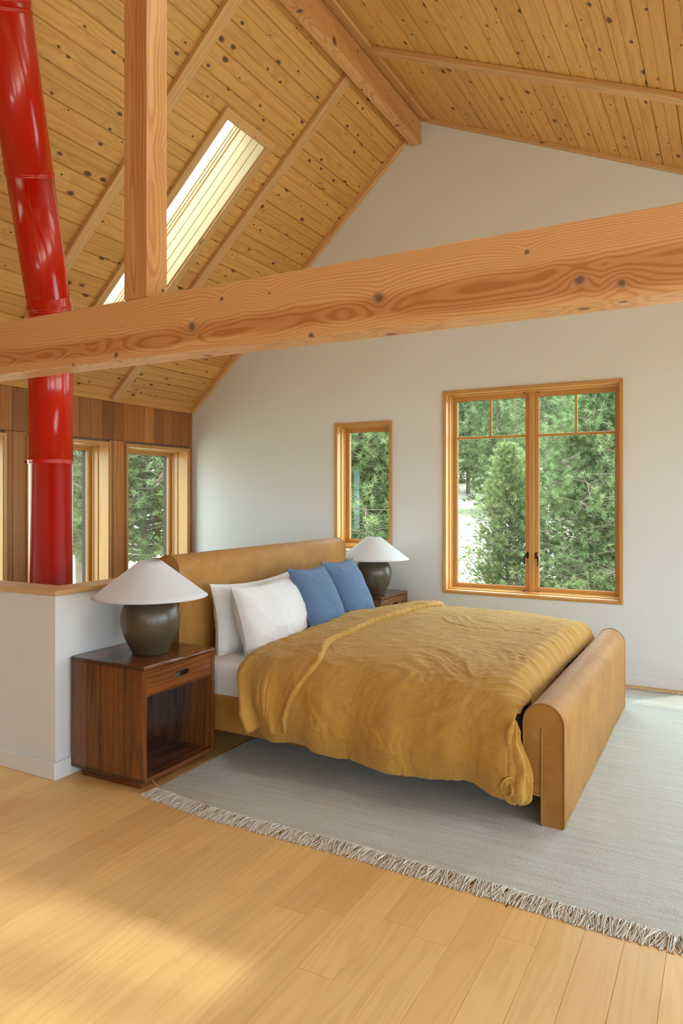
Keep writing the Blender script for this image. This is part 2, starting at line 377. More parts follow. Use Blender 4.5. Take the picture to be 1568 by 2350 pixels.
# ------------------------------------------------------------------ mesh builder
class MB:
    def __init__(s): s.v = []; s.f = []; s.g = []; s.r = []; s.sm = []

    def face(s, idx, gs, r, smooth=False):
        s.f.append(tuple(idx)); s.g.append(gs); s.r.append(r); s.sm.append(smooth)

    def box(s, lo, hi, grain='x', r=None, M4=None, taper=None, off=None):
        """axis box; g is written so that its first component runs along `grain`"""
        r = random.random() if r is None else r
        off = off or (random.random() * 20, (random.random() - 0.5) * 0.06, (random.random() - 0.5) * 0.06)
        b = len(s.v); P = []
        c0 = [(lo[k] + hi[k]) / 2 for k in range(3)]
        for i in (0, 1):
            for j in (0, 1):
                for k in (0, 1):
                    P.append(Vector((hi[0] if i else lo[0], hi[1] if j else lo[1], hi[2] if k else lo[2])))
        order = {'x': (0, 1, 2), 'y': (1, 0, 2), 'z': (2, 0, 1)}[grain]
        G = [tuple((p[order[q]] - c0[order[q]]) + off[q] for q in range(3)) for p in P]
        for p in P: s.v.append((M4 @ p) if M4 is not None else p)
        for q in ((0, 1, 3, 2), (4, 6, 7, 5), (0, 4, 5, 1), (2, 3, 7, 6), (0, 2, 6, 4), (1, 5, 7, 3)):
            s.face([b + i for i in q], [G[i] for i in q], r)
        return s

    def grid(s, pts, gs=None, r=0.5, smooth=True, closeu=False, closev=False):
        """pts[i][j]; gs[i][j] optional"""
        n, m = len(pts), len(pts[0]); b = len(s.v)
        for row in pts:
            for p in row: s.v.append(Vector(p))
        for i in range(n if closeu else n - 1):
            for j in range(m if closev else m - 1):
                i2, j2 = (i + 1) % n, (j + 1) % m
                q = [(i, j), (i2, j), (i2, j2), (i, j2)]
                gg = [(gs[a][c] if gs else (a * 0.01, c * 0.01, 0)) for a, c in q]
                s.face([b + a * m + c for a, c in q], gg, r, smooth)
        return s

    def lathe(s, prof, c=(0, 0, 0), n=48, r=0.5, smooth=True):
        pts = [[(c[0] + R * cos(2 * pi * k / n), c[1] + R * sin(2 * pi * k / n), c[2] + z) for k in range(n)] for R, z in prof]
        gs = [[(z, R * 2 * pi * k / n, 0) for k in range(n)] for R, z in prof]
        return s.grid(pts, gs, r, smooth, closev=True)

    def tube(s, path, rad, n=8, r=0.5, cap=True, closed=False):
        path = [Vector(p) for p in path]; N = len(path)
        rads = rad if isinstance(rad, (list, tuple)) else [rad] * N
        rows = []; up = None
        for i, p in enumerate(path):
            if closed: t = path[(i + 1) % N] - path[i - 1]
            else: t = (path[min(i + 1, N - 1)] - path[max(i - 1, 0)])
            t.normalize()
            if up is None:
                up = Vector((0, 0, 1)) if abs(t.z) < 0.9 else Vector((1, 0, 0))
            a = t.cross(up)
            if a.length < 1e-6: a = t.orthogonal()
            a.normalize(); bb = a.cross(t).normalized(); up = bb
            rows.append([p + a * rads[i] * cos(2 * pi * k / n) + bb * rads[i] * sin(2 * pi * k / n) for k in range(n)])
        L = 0; gs = []
        for i in range(N):
            if i: L += (path[i] - path[i - 1]).length
            gs.append([(L, rads[i] * cos(2 * pi * k / n), rads[i] * sin(2 * pi * k / n)) for k in range(n)])
        b = len(s.v)
        s.grid(rows, gs, r, True, closeu=closed, closev=True)
        if cap and not closed:
            s.face([b + k for k in range(n)][::-1], [gs[0][k] for k in range(n)], r)
            s.face([b + (N - 1) * n + k for k in range(n)], [gs[-1][k] for k in range(n)], r)
        return s

    def build(s, name, mat, parent=None, bevel=0.0, seg=2, matrix=None, weld=False):
        me = bpy.data.meshes.new(name)
        me.from_pydata([tuple(v) for v in s.v], [], s.f)
        me.attributes.new('g', 'FLOAT_VECTOR', 'CORNER'); me.attributes.new('r', 'FLOAT', 'CORNER')
        gf = [c for gs in s.g for q in gs for c in q]; me.attributes['g'].data.foreach_set('vector', gf)
        rf = [r for gs, r in zip(s.g, s.r) for _ in gs]; me.attributes['r'].data.foreach_set('value', rf)
        me.polygons.foreach_set('use_smooth', s.sm)
        me.materials.append(M[mat] if isinstance(mat, str) else mat)
        me.update()
        o = bpy.data.objects.new(name, me); COL.objects.link(o)
        if parent is not None: o.parent = parent
        if matrix is not None: o.matrix_local = matrix
        if bevel:
            b = o.modifiers.new('bevel', 'BEVEL'); b.width = bevel; b.segments = seg; b.limit_method = 'ANGLE'; b.angle_limit = radians(40)
            b.harden_normals = False
        return o


def thing(name, label, cat, loc=(0, 0, 0), rotz=0.0, group=None):
    o = bpy.data.objects.new(name, None); COL.objects.link(o); o.location = loc; o.rotation_euler = (0, 0, rotz)
    o.empty_display_size = 0.1; return tag(o, label, cat, group)


def tag(o, label, cat, group=None, kind=None):
    o['label'] = label; o['category'] = cat
    if group: o['group'] = group
    if kind: o['kind'] = kind
    return o


def struct(o):
    o['kind'] = 'structure'; return o


def holder(name, loc=(0, 0, 0)):
    o = bpy.data.objects.new(name, None); COL.objects.link(o); o.location = loc; o.empty_display_size = 0.1
    return struct(o)


def fbm(p, o=4, H=1.0, lac=2.0): return mn.fractal(Vector(p), H, lac, o)


def ridge(p, o=3):
    a = 0; amp = 1.0; q = Vector(p)
    for _ in range(o):
        a += (1 - abs(mn.noise(q)) * 2) ** 2 * amp; amp *= 0.5; q = q * 2.1 + Vector((3.1, 1.7, 5.3))
    return a


# ================================================================== SETTING
# ---- floor: oak boards laid towards the gable wall
def floor_boards():
    mb = MB(); P = 0.1215; gap = 0.0009; zg = -0.0022
    x = LX + 0.0; rows = []
    x0 = -1.0225 - P * 40
    i = 0
    xs = []
    while True:
        a = x0 + i * P; i += 1
        if a > RXW: break
        if a + P < LX: continue
        xs.append(a)
    for a in xs:
        b = a + P; lo_x = max(a, LX)
        ymax = WY if a >= -3.12 else 2.62
        ymin = FY
        y = ymin - random.random() * 1.6
        if abs(a + 1.144) < 0.02: joints = [1.836]
        elif abs(a + 1.0225) < 0.02: joints = [2.185]
        else: joints = []
        cuts = [ymin]
        while y < ymax:
            y += 1.0 + random.random() * 1.1
            if ymin + 0.2 < y < ymax - 0.2 and all(abs(y - j) > 0.7 for j in joints): cuts.append(y)
        cuts = sorted(cuts + joints) + [ymax]
        for c, d in zip(cuts[:-1], cuts[1:]):
            r = random.random(); off = (random.random() * 30, (random.random() - .5) * .08, 0.03 + random.random() * .04)
            A = (lo_x + gap, c + gap, 0.0); Bp = (b - gap, d - gap, 0.0)
            bse = len(mb.v)
            pts = [(A[0], A[1], 0), (Bp[0], A[1], 0), (Bp[0], Bp[1], 0), (A[0], Bp[1], 0),
                   (A[0] - gap, A[1] - gap, zg), (Bp[0] + gap, A[1] - gap, zg), (Bp[0] + gap, Bp[1] + gap, zg), (A[0] - gap, Bp[1] + gap, zg)]
            mb.v += [Vector(p) for p in pts]
            G = [(p[1] - c + off[0], p[0] - (a + b) / 2 + off[1], off[2]) for p in pts]
            for q in ((0, 1, 2, 3), (4, 5, 1, 0), (5, 6, 2, 1), (6, 7, 3, 2), (7, 4, 0, 3)):
                mb.face([bse + k for k in q], [G[k] for k in q], r)
    # subfloor slab below
    mb.box((LX, FY, -0.32), (RXW, 2.60, -0.004), 'y'); mb.box((-3.10, 2.60, -0.32), (RXW, WY, -0.004), 'y')
    return struct(mb.build('floor', 'oak'))


floor_boards()
mb = MB(); mb.box((LX - 0.1, FY, LOWZ - 0.2), (RXW, WY + 0.1, LOWZ), 'y'); struct(mb.build('floor_lower', 'oak'))


# ---- walls
def wall_holes(mb, axis, pos, thick, u0, u1, ztop, z0, holes, grain='x'):
    """wall on plane axis=pos going outward by thick; ztop(u) piecewise linear via samples"""
    us = sorted(set([u0, u1] + [h[0] for h in holes] + [h[1] for h in holes] + [u for u in ztop[1] if u0 < u < u1]))
    f = ztop[0]
    for a, b in zip(us[:-1], us[1:]):
        hs = sorted([h for h in holes if h[0] <= a + 1e-6 and h[1] >= b - 1e-6], key=lambda h: h[2])
        segs = []; z = z0
        for h in hs:
            segs.append((z, z, h[2], h[2])); z = h[3]
        segs.append((z, z, f(a), f(b)))
        for za, zb, zc, zd in segs:
            bse = len(mb.v)
            def pt(u, z, o):
                return Vector((u, pos + o, z)) if axis == 'y' else Vector((pos + o, u, z))
            mb.v += [pt(a, za, 0), pt(b, zb, 0), pt(b, zd, 0), pt(a, zc, 0), pt(a, za, thick), pt(b, zb, thick), pt(b, zd, thick), pt(a, zc, thick)]
            G = [(v.x + v.y, v.z, 0) for v in mb.v[bse:]]
            for q in ((0, 1, 2, 3), (7, 6, 5, 4), (0, 4, 5, 1), (1, 5, 6, 2), (2, 6, 7, 3), (3, 7, 4, 0)):
                mb.face([bse + k for k in q], [G[k] for k in q], 0.5)


ztop = (lambda x: zl(x) + 0.06 if x < APX else zr(x) + 0.06, [APX])
BIG = (-2.145, -0.706, 0.599, 2.312)
SMA = (-3.198, -2.621, 0.945, 2.090)
THR = (-0.19, 1.25, 0.599, 2.60)
ins = 0.022
gh = [(h[0] + ins, h[1] - ins, h[2] + ins, h[3] - ins) for h in (BIG, SMA, THR)]
mb = MB(); wall_holes(mb, 'y', WY, 0.19, LX, RXW, ztop, LOWZ, gh); struct(mb.build('wall_back', 'wall'))
WN = [(4.847, 5.725), (3.790, 4.665), (2.733, 3.608), (1.676, 2.551)]
LZ0, LZ1 = 0.40, 1.907
lh = [(a + ins, b - ins, LZ0 + ins, LZ1 - ins) for a, b in WN]
mb = MB(); wall_holes(mb, 'x', LX - 0.02, -0.23, FY, WY + 0.19, (lambda u: 2.42, []), LOWZ, lh); struct(mb.build('wall_left_outside', 'outside'))


def cladding():
    mb = MB(); Pb = 0.1295; y = 5.743
    bands = [(1.93, zl(LX) + 0.03), (LZ0 - 0.03, 1.927)]
    while y > FY:
        a = max(y - Pb, FY)
        for z0, z1 in ((LOWZ, 0.37), (0.373, 1.927), (1.93, 2.33)):
            # clip around windows in the middle band
            spans = [(a, y)]
            if z0 > 0.3 and z1 < 2.0:
                for c, d in WN:
                    ns = []
                    for s0, s1 in spans:
                        if d - 0.01 <= s0 or c + 0.01 >= s1: ns.append((s0, s1)); continue
                        if c + 0.01 > s0: ns.append((s0, c + 0.01))
                        if d - 0.01 < s1: ns.append((d - 0.01, s1))
                    spans = ns
            r = random.random()
            for s0, s1 in spans:
                if s1 - s0 < 0.004: continue
                mb.box((LX - 0.018, s0 + 0.0012, z0), (LX, s1 - 0.0012, z1), 'z', r=r)
        y -= Pb
    mb.box((LX - 0.018, 5.745, LOWZ), (LX + 0.004, WY, 2.33), 'z', r=0.2)
    o = mb.build('wall_left', 'cedar', bevel=0.0022, seg=1)
    return struct(o)


cladding()

# walls outside the picture that close the room; openings added for fill light
mb = MB(); wall_holes(mb, 'y', FY, -0.12, LX, RXW, ztop, LOWZ, [(1.2, 2.6, 0.1, 2.1), (-1.6, 0.2, 2.45, 2.95)]); struct(mb.build('wall_front', 'wall'))
mb = MB(); wall_holes(mb, 'x', RXW, 0.12, FY, WY + 0.1, (lambda u: zr(RXW) + 0.06, []), LOWZ, [(-2.6, 0.4, 0.3, 2.0), (1.2, 5.0, 0.25, 2.05)]); struct(mb.build('wall_right', 'wall'))

# half wall round the stair void
mb = MB()
mb.box((LX + 0.002, 2.473, -0.30), (-2.972, 2.625, 0.918), 'x'); mb.box((-3.125, 2.625, -0.30), (-2.972, WY - 0.002, 0.918), 'y')
hw = struct(mb.build('wall_half', 'wall'))
mb = MB()


def prism(mb, poly, z0, z1, grain='x', r=None):
    r = random.random() if r is None else r; b = len(mb.v); n = len(poly)
    mb.v += [Vector((x, y, z0)) for x, y in poly] + [Vector((x, y, z1)) for x, y in poly]
    o = random.random() * 9
    def g(i):
        v = mb.v[b + i]; return (v.x + o, v.y % 0.3, v.z * 0.5) if grain == 'x' else (v.y + o, v.x % 0.3, v.z * 0.5)
    mb.face([b + i for i in range(n)][::-1], [g(i) for i in range(n)][::-1], r)
    mb.face([b + n + i for i in range(n)], [g(n + i) for i in range(n)], r)
    for i in range(n):
        j = (i + 1) % n; q = (i, j, n + j, n + i); mb.face([b + k for k in q], [g(k) for k in q], r)


prism(mb, [(LX + .003, 2.463), (-2.961, 2.463), (-3.135, 2.637), (LX + .003, 2.637)], 0.920, 0.946, 'x')
prism(mb, [(-2.961, 2.4635), (-2.961, WY - .003), (-3.135, WY - .003), (-3.135, 2.6375)], 0.920, 0.946, 'y')
cp = mb.build('wood_cap', 'rafter', hw, bevel=0.002, seg=1)
mb = MB(); prism(mb, [(LX + .003, 2.459), (-2.958, 2.459), (-2.958, WY - .016), (-2.9715, WY - .016), (-2.9715, 2.4725), (LX + .003, 2.4725)], 0.0, 0.088)
struct(mb.build('baseboard_half_wall', 'base', bevel=0.004, seg=2))
mb = MB(); mb.box((-2.955, WY - 0.014, 0.0), (RXW, WY - 0.0005, 0.087)); struct(mb.build('baseboard_back', 'base', bevel=0.004, seg=2))


# ---- sloped board ceilings
def slope_matrix(side):
    # local x = world Y, local y = down the slope, local z = outward normal (up, away from the room)
    if side == 'L': d = Vector((-1, 0, -SL)).normalized()
    else: d = Vector((1, 0, SR)).normalized()
    xx = Vector((0, 1, 0)); nn = xx.cross(d)
    if nn.z < 0: xx = -xx; nn = xx.cross(d)
    m = Matrix((( xx.x, d.x, nn.x, APX), (xx.y, d.y, nn.y, 0), (xx.z, d.z, nn.z, APZ), (0, 0, 0, 1)))
    return m, xx.y


def ceiling(side, ymax_, holes, name):
    m, sg = slope_matrix(side)
    Pb = 0.0805; mb = MB()
    xa, xb = (FY, WY + 0.05) if sg > 0 else (-(WY + 0.05), -FY)
    n = int(ymax_ / Pb) + 2
    hy = []
    for i in range(n):
        ya = i * Pb; yb = (i + 1) * Pb
        if ya > ymax_: break
        if i % 2 == 0: r = random.random(); off = (random.random() * 30, (random.random() - .5) * .1, random.random() * .04 + .02)
        wgl, dl = (0.0048, 0.0105) if i % 2 == 0 else (0.003, 0.004)
        wgr, dr = (0.003, 0.004) if i % 2 == 0 else (0.0048, 0.0105)
        prof = [(ya, dl), (ya + wgl * 0.35, dl), (ya + wgl, 0.0), (yb - wgr, 0.0), (yb - wgr * 0.35, dr), (yb, dr)]
        for (p0, p1) in zip(prof[:-1], prof[1:]):
            # split at hole edges
            cuts = [p0[0]] + [h for hh in holes for h in (hh[2], hh[3]) if p0[0] < h < p1[0]] + [p1[0]]
            for a, b in zip(cuts[:-1], cuts[1:]):
                if b - a < 1e-6: continue
                def zz(y): return p0[1] + (p1[1] - p0[1]) * (y - p0[0]) / (p1[0] - p0[0])
                mid = (a + b) / 2; spans = [(xa, xb)]
                for hh in holes:
                    if hh[2] <= mid <= hh[3]:
                        ns = []
                        for s0, s1 in spans:
                            if hh[0] > s0: ns.append((s0, min(hh[0], s1)))
                            if hh[1] < s1: ns.append((max(hh[1], s0), s1))
                        spans = ns
                for s0, s1 in spans:
                    bse = len(mb.v)
                    pts = [(s0, a, zz(a)), (s1, a, zz(a)), (s1, b, zz(b)), (s0, b, zz(b))]
                    mb.v += [Vector(p) for p in pts]
                    G = [(p[0] + off[0], p[1] - ya + (Pb if i % 2 else 0) - Pb + off[1], off[2]) for p in pts]
                    mb.face([bse, bse + 3, bse + 2, bse + 1], [G[0], G[3], G[2], G[1]], r)
    # roof body above the boards
    T0, T1 = 0.012, 0.30
    hs = holes
    ys = sorted(set([0.0, ymax_ + 0.25] + [h[2] for h in hs] + [h[3] for h in hs]))
    for a, b in zip(ys[:-1], ys[1:]):
        mid = (a + b) / 2; spans = [(xa - (0.3 if sg > 0 else 0.06), xb + (0.06 if sg > 0 else 0.3))]
        for hh in hs:
            if hh[2] <= mid <= hh[3]:
                ns = []
                for s0, s1 in spans:
                    if hh[0] > s0: ns.append((s0, min(hh[0], s1)))
                    if hh[1] < s1: ns.append((max(hh[1], s0), s1))
                spans = ns
        for s0, s1 in spans:
            mb.box((s0, a, T0), (s1, b, T1), 'x')
    o = mb.build(name, 'pine', matrix=m)
    return struct(o), m, sg


LEN_L = (APX - LX) * sqrt(1 + SL * SL)
kL = sqrt(1 + SL * SL); kR = sqrt(1 + SR * SR)
# skylight openings in local coordinates (x along ridge, y down slope)
mL, sgL = slope_matrix('L'); mR, sgR = slope_matrix('R')
def span(sg, a, b): return (a, b) if sg > 0 else (-b, -a)
hL = (*span(sgL, 3.955, 4.425), (APX + 3.045) * kL, (APX + 4.36) * kL)
hR = (*span(sgR, 2.30, 3.02), (-1.95 - APX) * kR, (-0.30 - APX) * kR)
ceil_L, _, _ = ceiling('L', LEN_L, [hL], 'ceiling')
ceil_R, _, _ = ceiling('R', (RXW - APX) * kR, [hR], 'ceiling')


def skylight(m, h, name, muntin=False, gl='glass'):
    rt = holder(name); rt.matrix_world = m
    x0, x1, y0, y1 = h
    # trim frame below the boards
    mb = MB(); t = 0.030; wv = 0.062; rr = 0.45
    mb.box((x0 - wv, y0 - wv, -t), (x1 + wv, y0, 0.0), 'x'); mb.box((x0 - wv, y1, -t), (x1 + wv, y1 + wv, 0.0), 'x')
    mb.box((x0 - wv, y0, -t), (x0, y1, 0.0), 'y'); mb.box((x1, y0, -t), (x1 + wv, y1, 0.0), 'y')
    mb.build('trim_frame', 'rafter', rt, bevel=0.003)
    # shaft lining boards
    mb = MB(); H = 0.29; nb = 4; bw = H / nb
    for k in range(nb):
        z0, z1 = k * bw - 0.012, (k + 1) * bw - 0.012 - 0.003
        r = random.random()
        mb.box((x0 - 0.001, y0, z0), (x0 + 0.010, y1, z1), 'y', r=r); mb.box((x1 - 0.010, y0, z0), (x1 + 0.001, y1, z1), 'y', r=r)
        mb.box((x0, y0 - 0.001, z0), (x1, y0 + 0.010, z1), 'x', r=r); mb.box((x0, y1 - 0.010, z0), (x1, y1 + 0.001, z1), 'x', r=r)
    mb.box((x0 - .05, y0 - .05, -0.0), (x0 - .001, y1 + .05, H + .03)); mb.box((x1 + .001, y0 - .05, -0.0), (x1 + .05, y1 + .05, H + .03))
    mb.box((x0 - .05, y0 - .05, -0.0), (x1 + .05, y0 - .001, H + .03)); mb.box((x0 - .05, y1 + .001, -0.0), (x1 + .05, y1 + .05, H + .03))
    mb.build('shaft_lining', 'pine_bleached', rt, bevel=0.003, seg=1)
    mb = MB(); a = 0.0
    for k, (wd, zz) in enumerate(((0.008, H), (0.013, H + 0.024), (0.018, H + 0.048))):
        mb.box((x0, y0, zz), (x0 + wd, y1, zz + 0.022), 'y'); mb.box((x1 - wd, y0, zz), (x1, y1, zz + 0.022), 'y')
        mb.box((x0, y0, zz), (x1, y0 + wd, zz + 0.022), 'x'); mb.box((x0, y1 - wd, zz), (x1, y1, zz + 0.022), 'x')
    if muntin: mb.box(((x0 + x1) / 2 - .03, y0, H + .03), ((x0 + x1) / 2 + .03, y1, H + .06), 'y')
    mb.build('sash', 'pine_bleached', rt, bevel=0.002, seg=1)
    mb = MB(); mb.box((x0 + .01, y0 + .01, H + 0.072), (x1 - .01, y1 - .01, H + 0.078)); mb.build('pane', gl, rt)
    c = m @ Vector(((x0 + x1) / 2, (y0 + y1) / 2, H + 0.12)); nrm = -(m.to_3x3() @ Vector((0, 0, 1)))
    return rt


skylight(mL, hL, 'window_5'); skylight(mR, hR, 'window_6', True, 'solar_glass')  # right-slope skylight is unseen, added to throw the floor's sun patch

# ridge side strips and rake trims
m = mL
mb = MB()
def along(sg, a, b): return (a, b) if sg > 0 else (-b, -a)
xa, xb = along(sgL, FY, WY); mb.box((xa, 0.085 * kL, -0.020), (xb, 0.115 * kL, 0.001), 'x'); struct(mb.build('trim_1', 'rafter', matrix=mL, bevel=0.002, seg=1))
mb = MB(); xa, xb = along(sgR, FY, WY); mb.box((xa, 0.0, -0.018), (xb, 0.092 * kR, 0.001), 'x'); struct(mb.build('trim_2', 'rafter', matrix=mR, bevel=0.002, seg=1))
mb = MB(); xa, xb = along(sgL, WY - 0.048, WY - 0.001); mb.box((xa, 0.09, -0.048), (xb, LEN_L, 0.002), 'y'); struct(mb.build('trim_3', 'rafter', matrix=mL, bevel=0.003, seg=1))
mb = MB(); xa, xb = along(sgR, WY - 0.045, WY - 0.001); mb.box((xa, 0.09, -0.028), (xb, (RXW - APX) * kR, 0.002), 'y'); struct(mb.build('trim_4', 'rafter', matrix=mR, bevel=0.003, seg=1))
mb = MB(); mb.box((LX + .001, FY, 2.272), (LX + 0.016, WY - .05, 2.312), 'y'); struct(mb.build('trim_5', 'pine', bevel=0.002, seg=1))


# ---- timbers
def rafter(m, sg, ya, yb, y0, y1, label, depth=0.034):
    mb = MB(); xa, xb = along(sg, ya, yb); mb.box((xa, y0, -depth), (xb, y1, -0.0005), 'y')
    o = mb.build('roof_rafter', 'rafter', matrix=m, bevel=0.003); return tag(o, label, 'rafter', 'flat rafters under the board ceiling')


rafter(mL, sgL, 4.652, 4.742, 0.135, LEN_L - 0.02, 'pale pine rafter on the steep left slope, just right of the skylight')
rafter(mL, sgL, 3.432, 3.522, 0.135, LEN_L - 0.02, 'pale pine rafter left of the skylight, passing behind the upright post')
rafter(mL, sgL, 2.21, 2.30, 0.135, LEN_L - 0.02, 'pale pine rafter on the left slope nearest the left edge, beyond the red flue pipe')
rafter(mR, sgR, 4.605, 4.692, 0.10, (RXW - APX) * kR - 0.05, 'pale pine rafter crossing the shallow right slope above the gable wall')
rafter(mR, sgR, 3.36, 3.45, 0.10, (RXW - APX) * kR - 0.05, 'pale pine rafter on the right slope nearer than the picture shows')

mb = MB(); mb.box((-2.430, FY + .002, 4.463), (-2.342, WY - .001, 4.66), 'y', r=0.45)
tag(mb.build('ridge_beam', 'fir', bevel=0.004), 'long timber ridge beam under the peak of the board ceiling', 'beam')
mb = MB(); mb.box((LX + .003, 2.42, 2.048), (RXW - .003, 2.563, 2.320), 'x', r=0.5, off=(6.3, 0.02, 0.0))
tag(mb.build('tie_beam', 'fir_beam', bevel=0.006), 'heavy knotty fir tie beam crossing the room above the bed', 'beam')
mb = MB(); mb.box((-2.451, 2.422, 2.3205), (-2.311, 2.556, 4.462), 'z', r=0.42)
tag(mb.build('king_post', 'fir', bevel=0.004), 'upright square fir post standing on the tie beam', 'post')


# ---- windows
def ring(mb, x0, x1, z0, z1, wd, y0, y1, T):
    """rectangular ring in the u-z plane; T maps (u,v,z)->(lo,hi) box"""
    T(mb, x0, x0 + wd, z0, z1, y0, y1, 'z'); T(mb, x1 - wd, x1, z0, z1, y0, y1, 'z')
    T(mb, x0 + wd, x1 - wd, z0, z0 + wd, y0, y1, 'u'); T(mb, x0 + wd, x1 - wd, z1 - wd, z1, y0, y1, 'u')


def Tback(mb, a, b, z0, z1, y0, y1, gr): mb.box((a, WY + y0, z0), (b, WY + y1, z1), 'z' if gr == 'z' else 'x')
def Tleft(mb, a, b, z0, z1, y0, y1, gr): mb.box((LX - y1, a, z0), (LX - y0, b, z1), 'z' if gr == 'z' else 'y')


def window(n, T, O, double=False, muntins=False, jamb=0.19, gy=0.150, casing=0.022, step=0.0, handles=False, stop=True, sash_w=0.034, clad=False):
    x0, x1, z0, z1 = O; rt = holder('window_%d' % n)
    mb = MB(); ring(mb, x0, x1, z0, z1, casing, -0.018, 0.010, T); mb.build('casing', 'win', rt, bevel=0.002)
    a0, a1, b0, b1 = x0 + casing, x1 - casing, z0 + casing, z1 - casing
    mb = MB(); ring(mb, a0 - .001, a1 + .001, b0 - .001, b1 + .001, 0.008, -0.012, jamb, T)
    q = 0.007
    ring(mb, a0 + q, a1 - q, b0 + q, b1 - q, 0.008, gy - 0.092, gy + 0.02, T)
    ring(mb, a0 + q + .007, a1 - q - .007, b0 + q + .007, b1 - q - .007, 0.007, gy - 0.045, gy + 0.02, T)
    fr = mb.build('frame', 'win', rt, bevel=0.0015, seg=1)
    q = 0.0205; c0, c1, d0, d1 = a0 + q, a1 - q, b0 + q, b1 - q
    panes = [(c0, c1)]
    if double:
        mid = (x0 + x1) / 2; mb = MB(); T(mb, mid - 0.021, mid + 0.021, d0 - 0.0005, d1 + .0005, gy - 0.034, gy + 0.02, 'z'); mb.build('mullion', 'win', rt, bevel=0.003)
        panes = [(c0, mid - 0.021), (mid + 0.021, c1)]
    for pi_, (p0, p1) in enumerate(panes):
        mb = MB(); ring(mb, p0, p1, d0, d1, sash_w, gy - 0.012, gy + 0.022, T)
        sa = mb.build('sash', 'win', rt, bevel=0.002)
        e0, e1, f0, f1 = p0 + sash_w, p1 - sash_w, d0 + sash_w, d1 - sash_w
        mb = MB(); T(mb, e0 - .004, e1 + .004, f0 - .004, f1 + .004, gy + 0.003, gy + 0.009, 'z'); mb.build('pane', 'glass', sa)
        mb = MB(); ring(mb, e0 - .001, e1 + .001, f0 - .001, f1 + .001, 0.004, gy + 0.001, gy + 0.0028, T); mb.build('spacer', 'gasket', sa)
        if clad:
            mb = MB(); ring(mb, e0 - .02, e1 + .02, f0 - .02, f1 + .02, 0.022, gy + 0.0225, gy + 0.062, T); mb.build('outer_cladding', 'gasket', sa)
        if muntins:
            zm = 1.920; mb = MB(); T(mb, e0, e1, zm - 0.011, zm + 0.011, gy - 0.008, gy + 0.002, 'u'); T(mb, (e0 + e1) / 2 - .010, (e0 + e1) / 2 + .010, zm + .011, f1, gy - 0.008, gy + 0.002, 'z')
            mb.build('muntin', 'win', sa, bevel=0.002)
        if handles:
            sx_ = 1 if pi_ == 0 else -1; hx = (p1 - sash_w * 0.45) if pi_ == 0 else (p0 + sash_w * 0.45)
            mb = MB(); y = WY + gy - 0.012; hz = 0.935
            mb.box((hx - 0.009, y - 0.008, hz - 0.024), (hx + 0.009, y, hz + 0.024)); mb.tube([(hx, y - .004, hz + .005), (hx - .006 * sx_, y - .024, hz + .008), (hx - .016 * sx_, y - .034, hz - .008), (hx - .020 * sx_, y - .034, hz - .05), (hx - .018 * sx_, y - .030, hz - .085)], [.007, .008, .008, .007, .004], 8)
            mb.build('handle', 'black', rt, bevel=0.002)
            mb = MB()
            for zz in (z0 + 0.045, z1 - 0.045): mb.tube([(hx - .02 * sx_, WY + gy - .046, zz), (hx - .02 * sx_, WY + gy - .0425, zz)], 0.006, 10)
            mb.build('screw_cover', 'rosewood_edge', rt)
    return rt


window(1, Tback, BIG, double=True, muntins=True, handles=True)
window(2, Tback, SMA)
window(3, Tback, THR, double=True, muntins=True)
for k, (a, b) in enumerate(WN): window(7 + k, Tleft, (a, b, LZ0, LZ1), jamb=0.25, gy=0.205, casing=0.024, sash_w=0.032, clad=True)



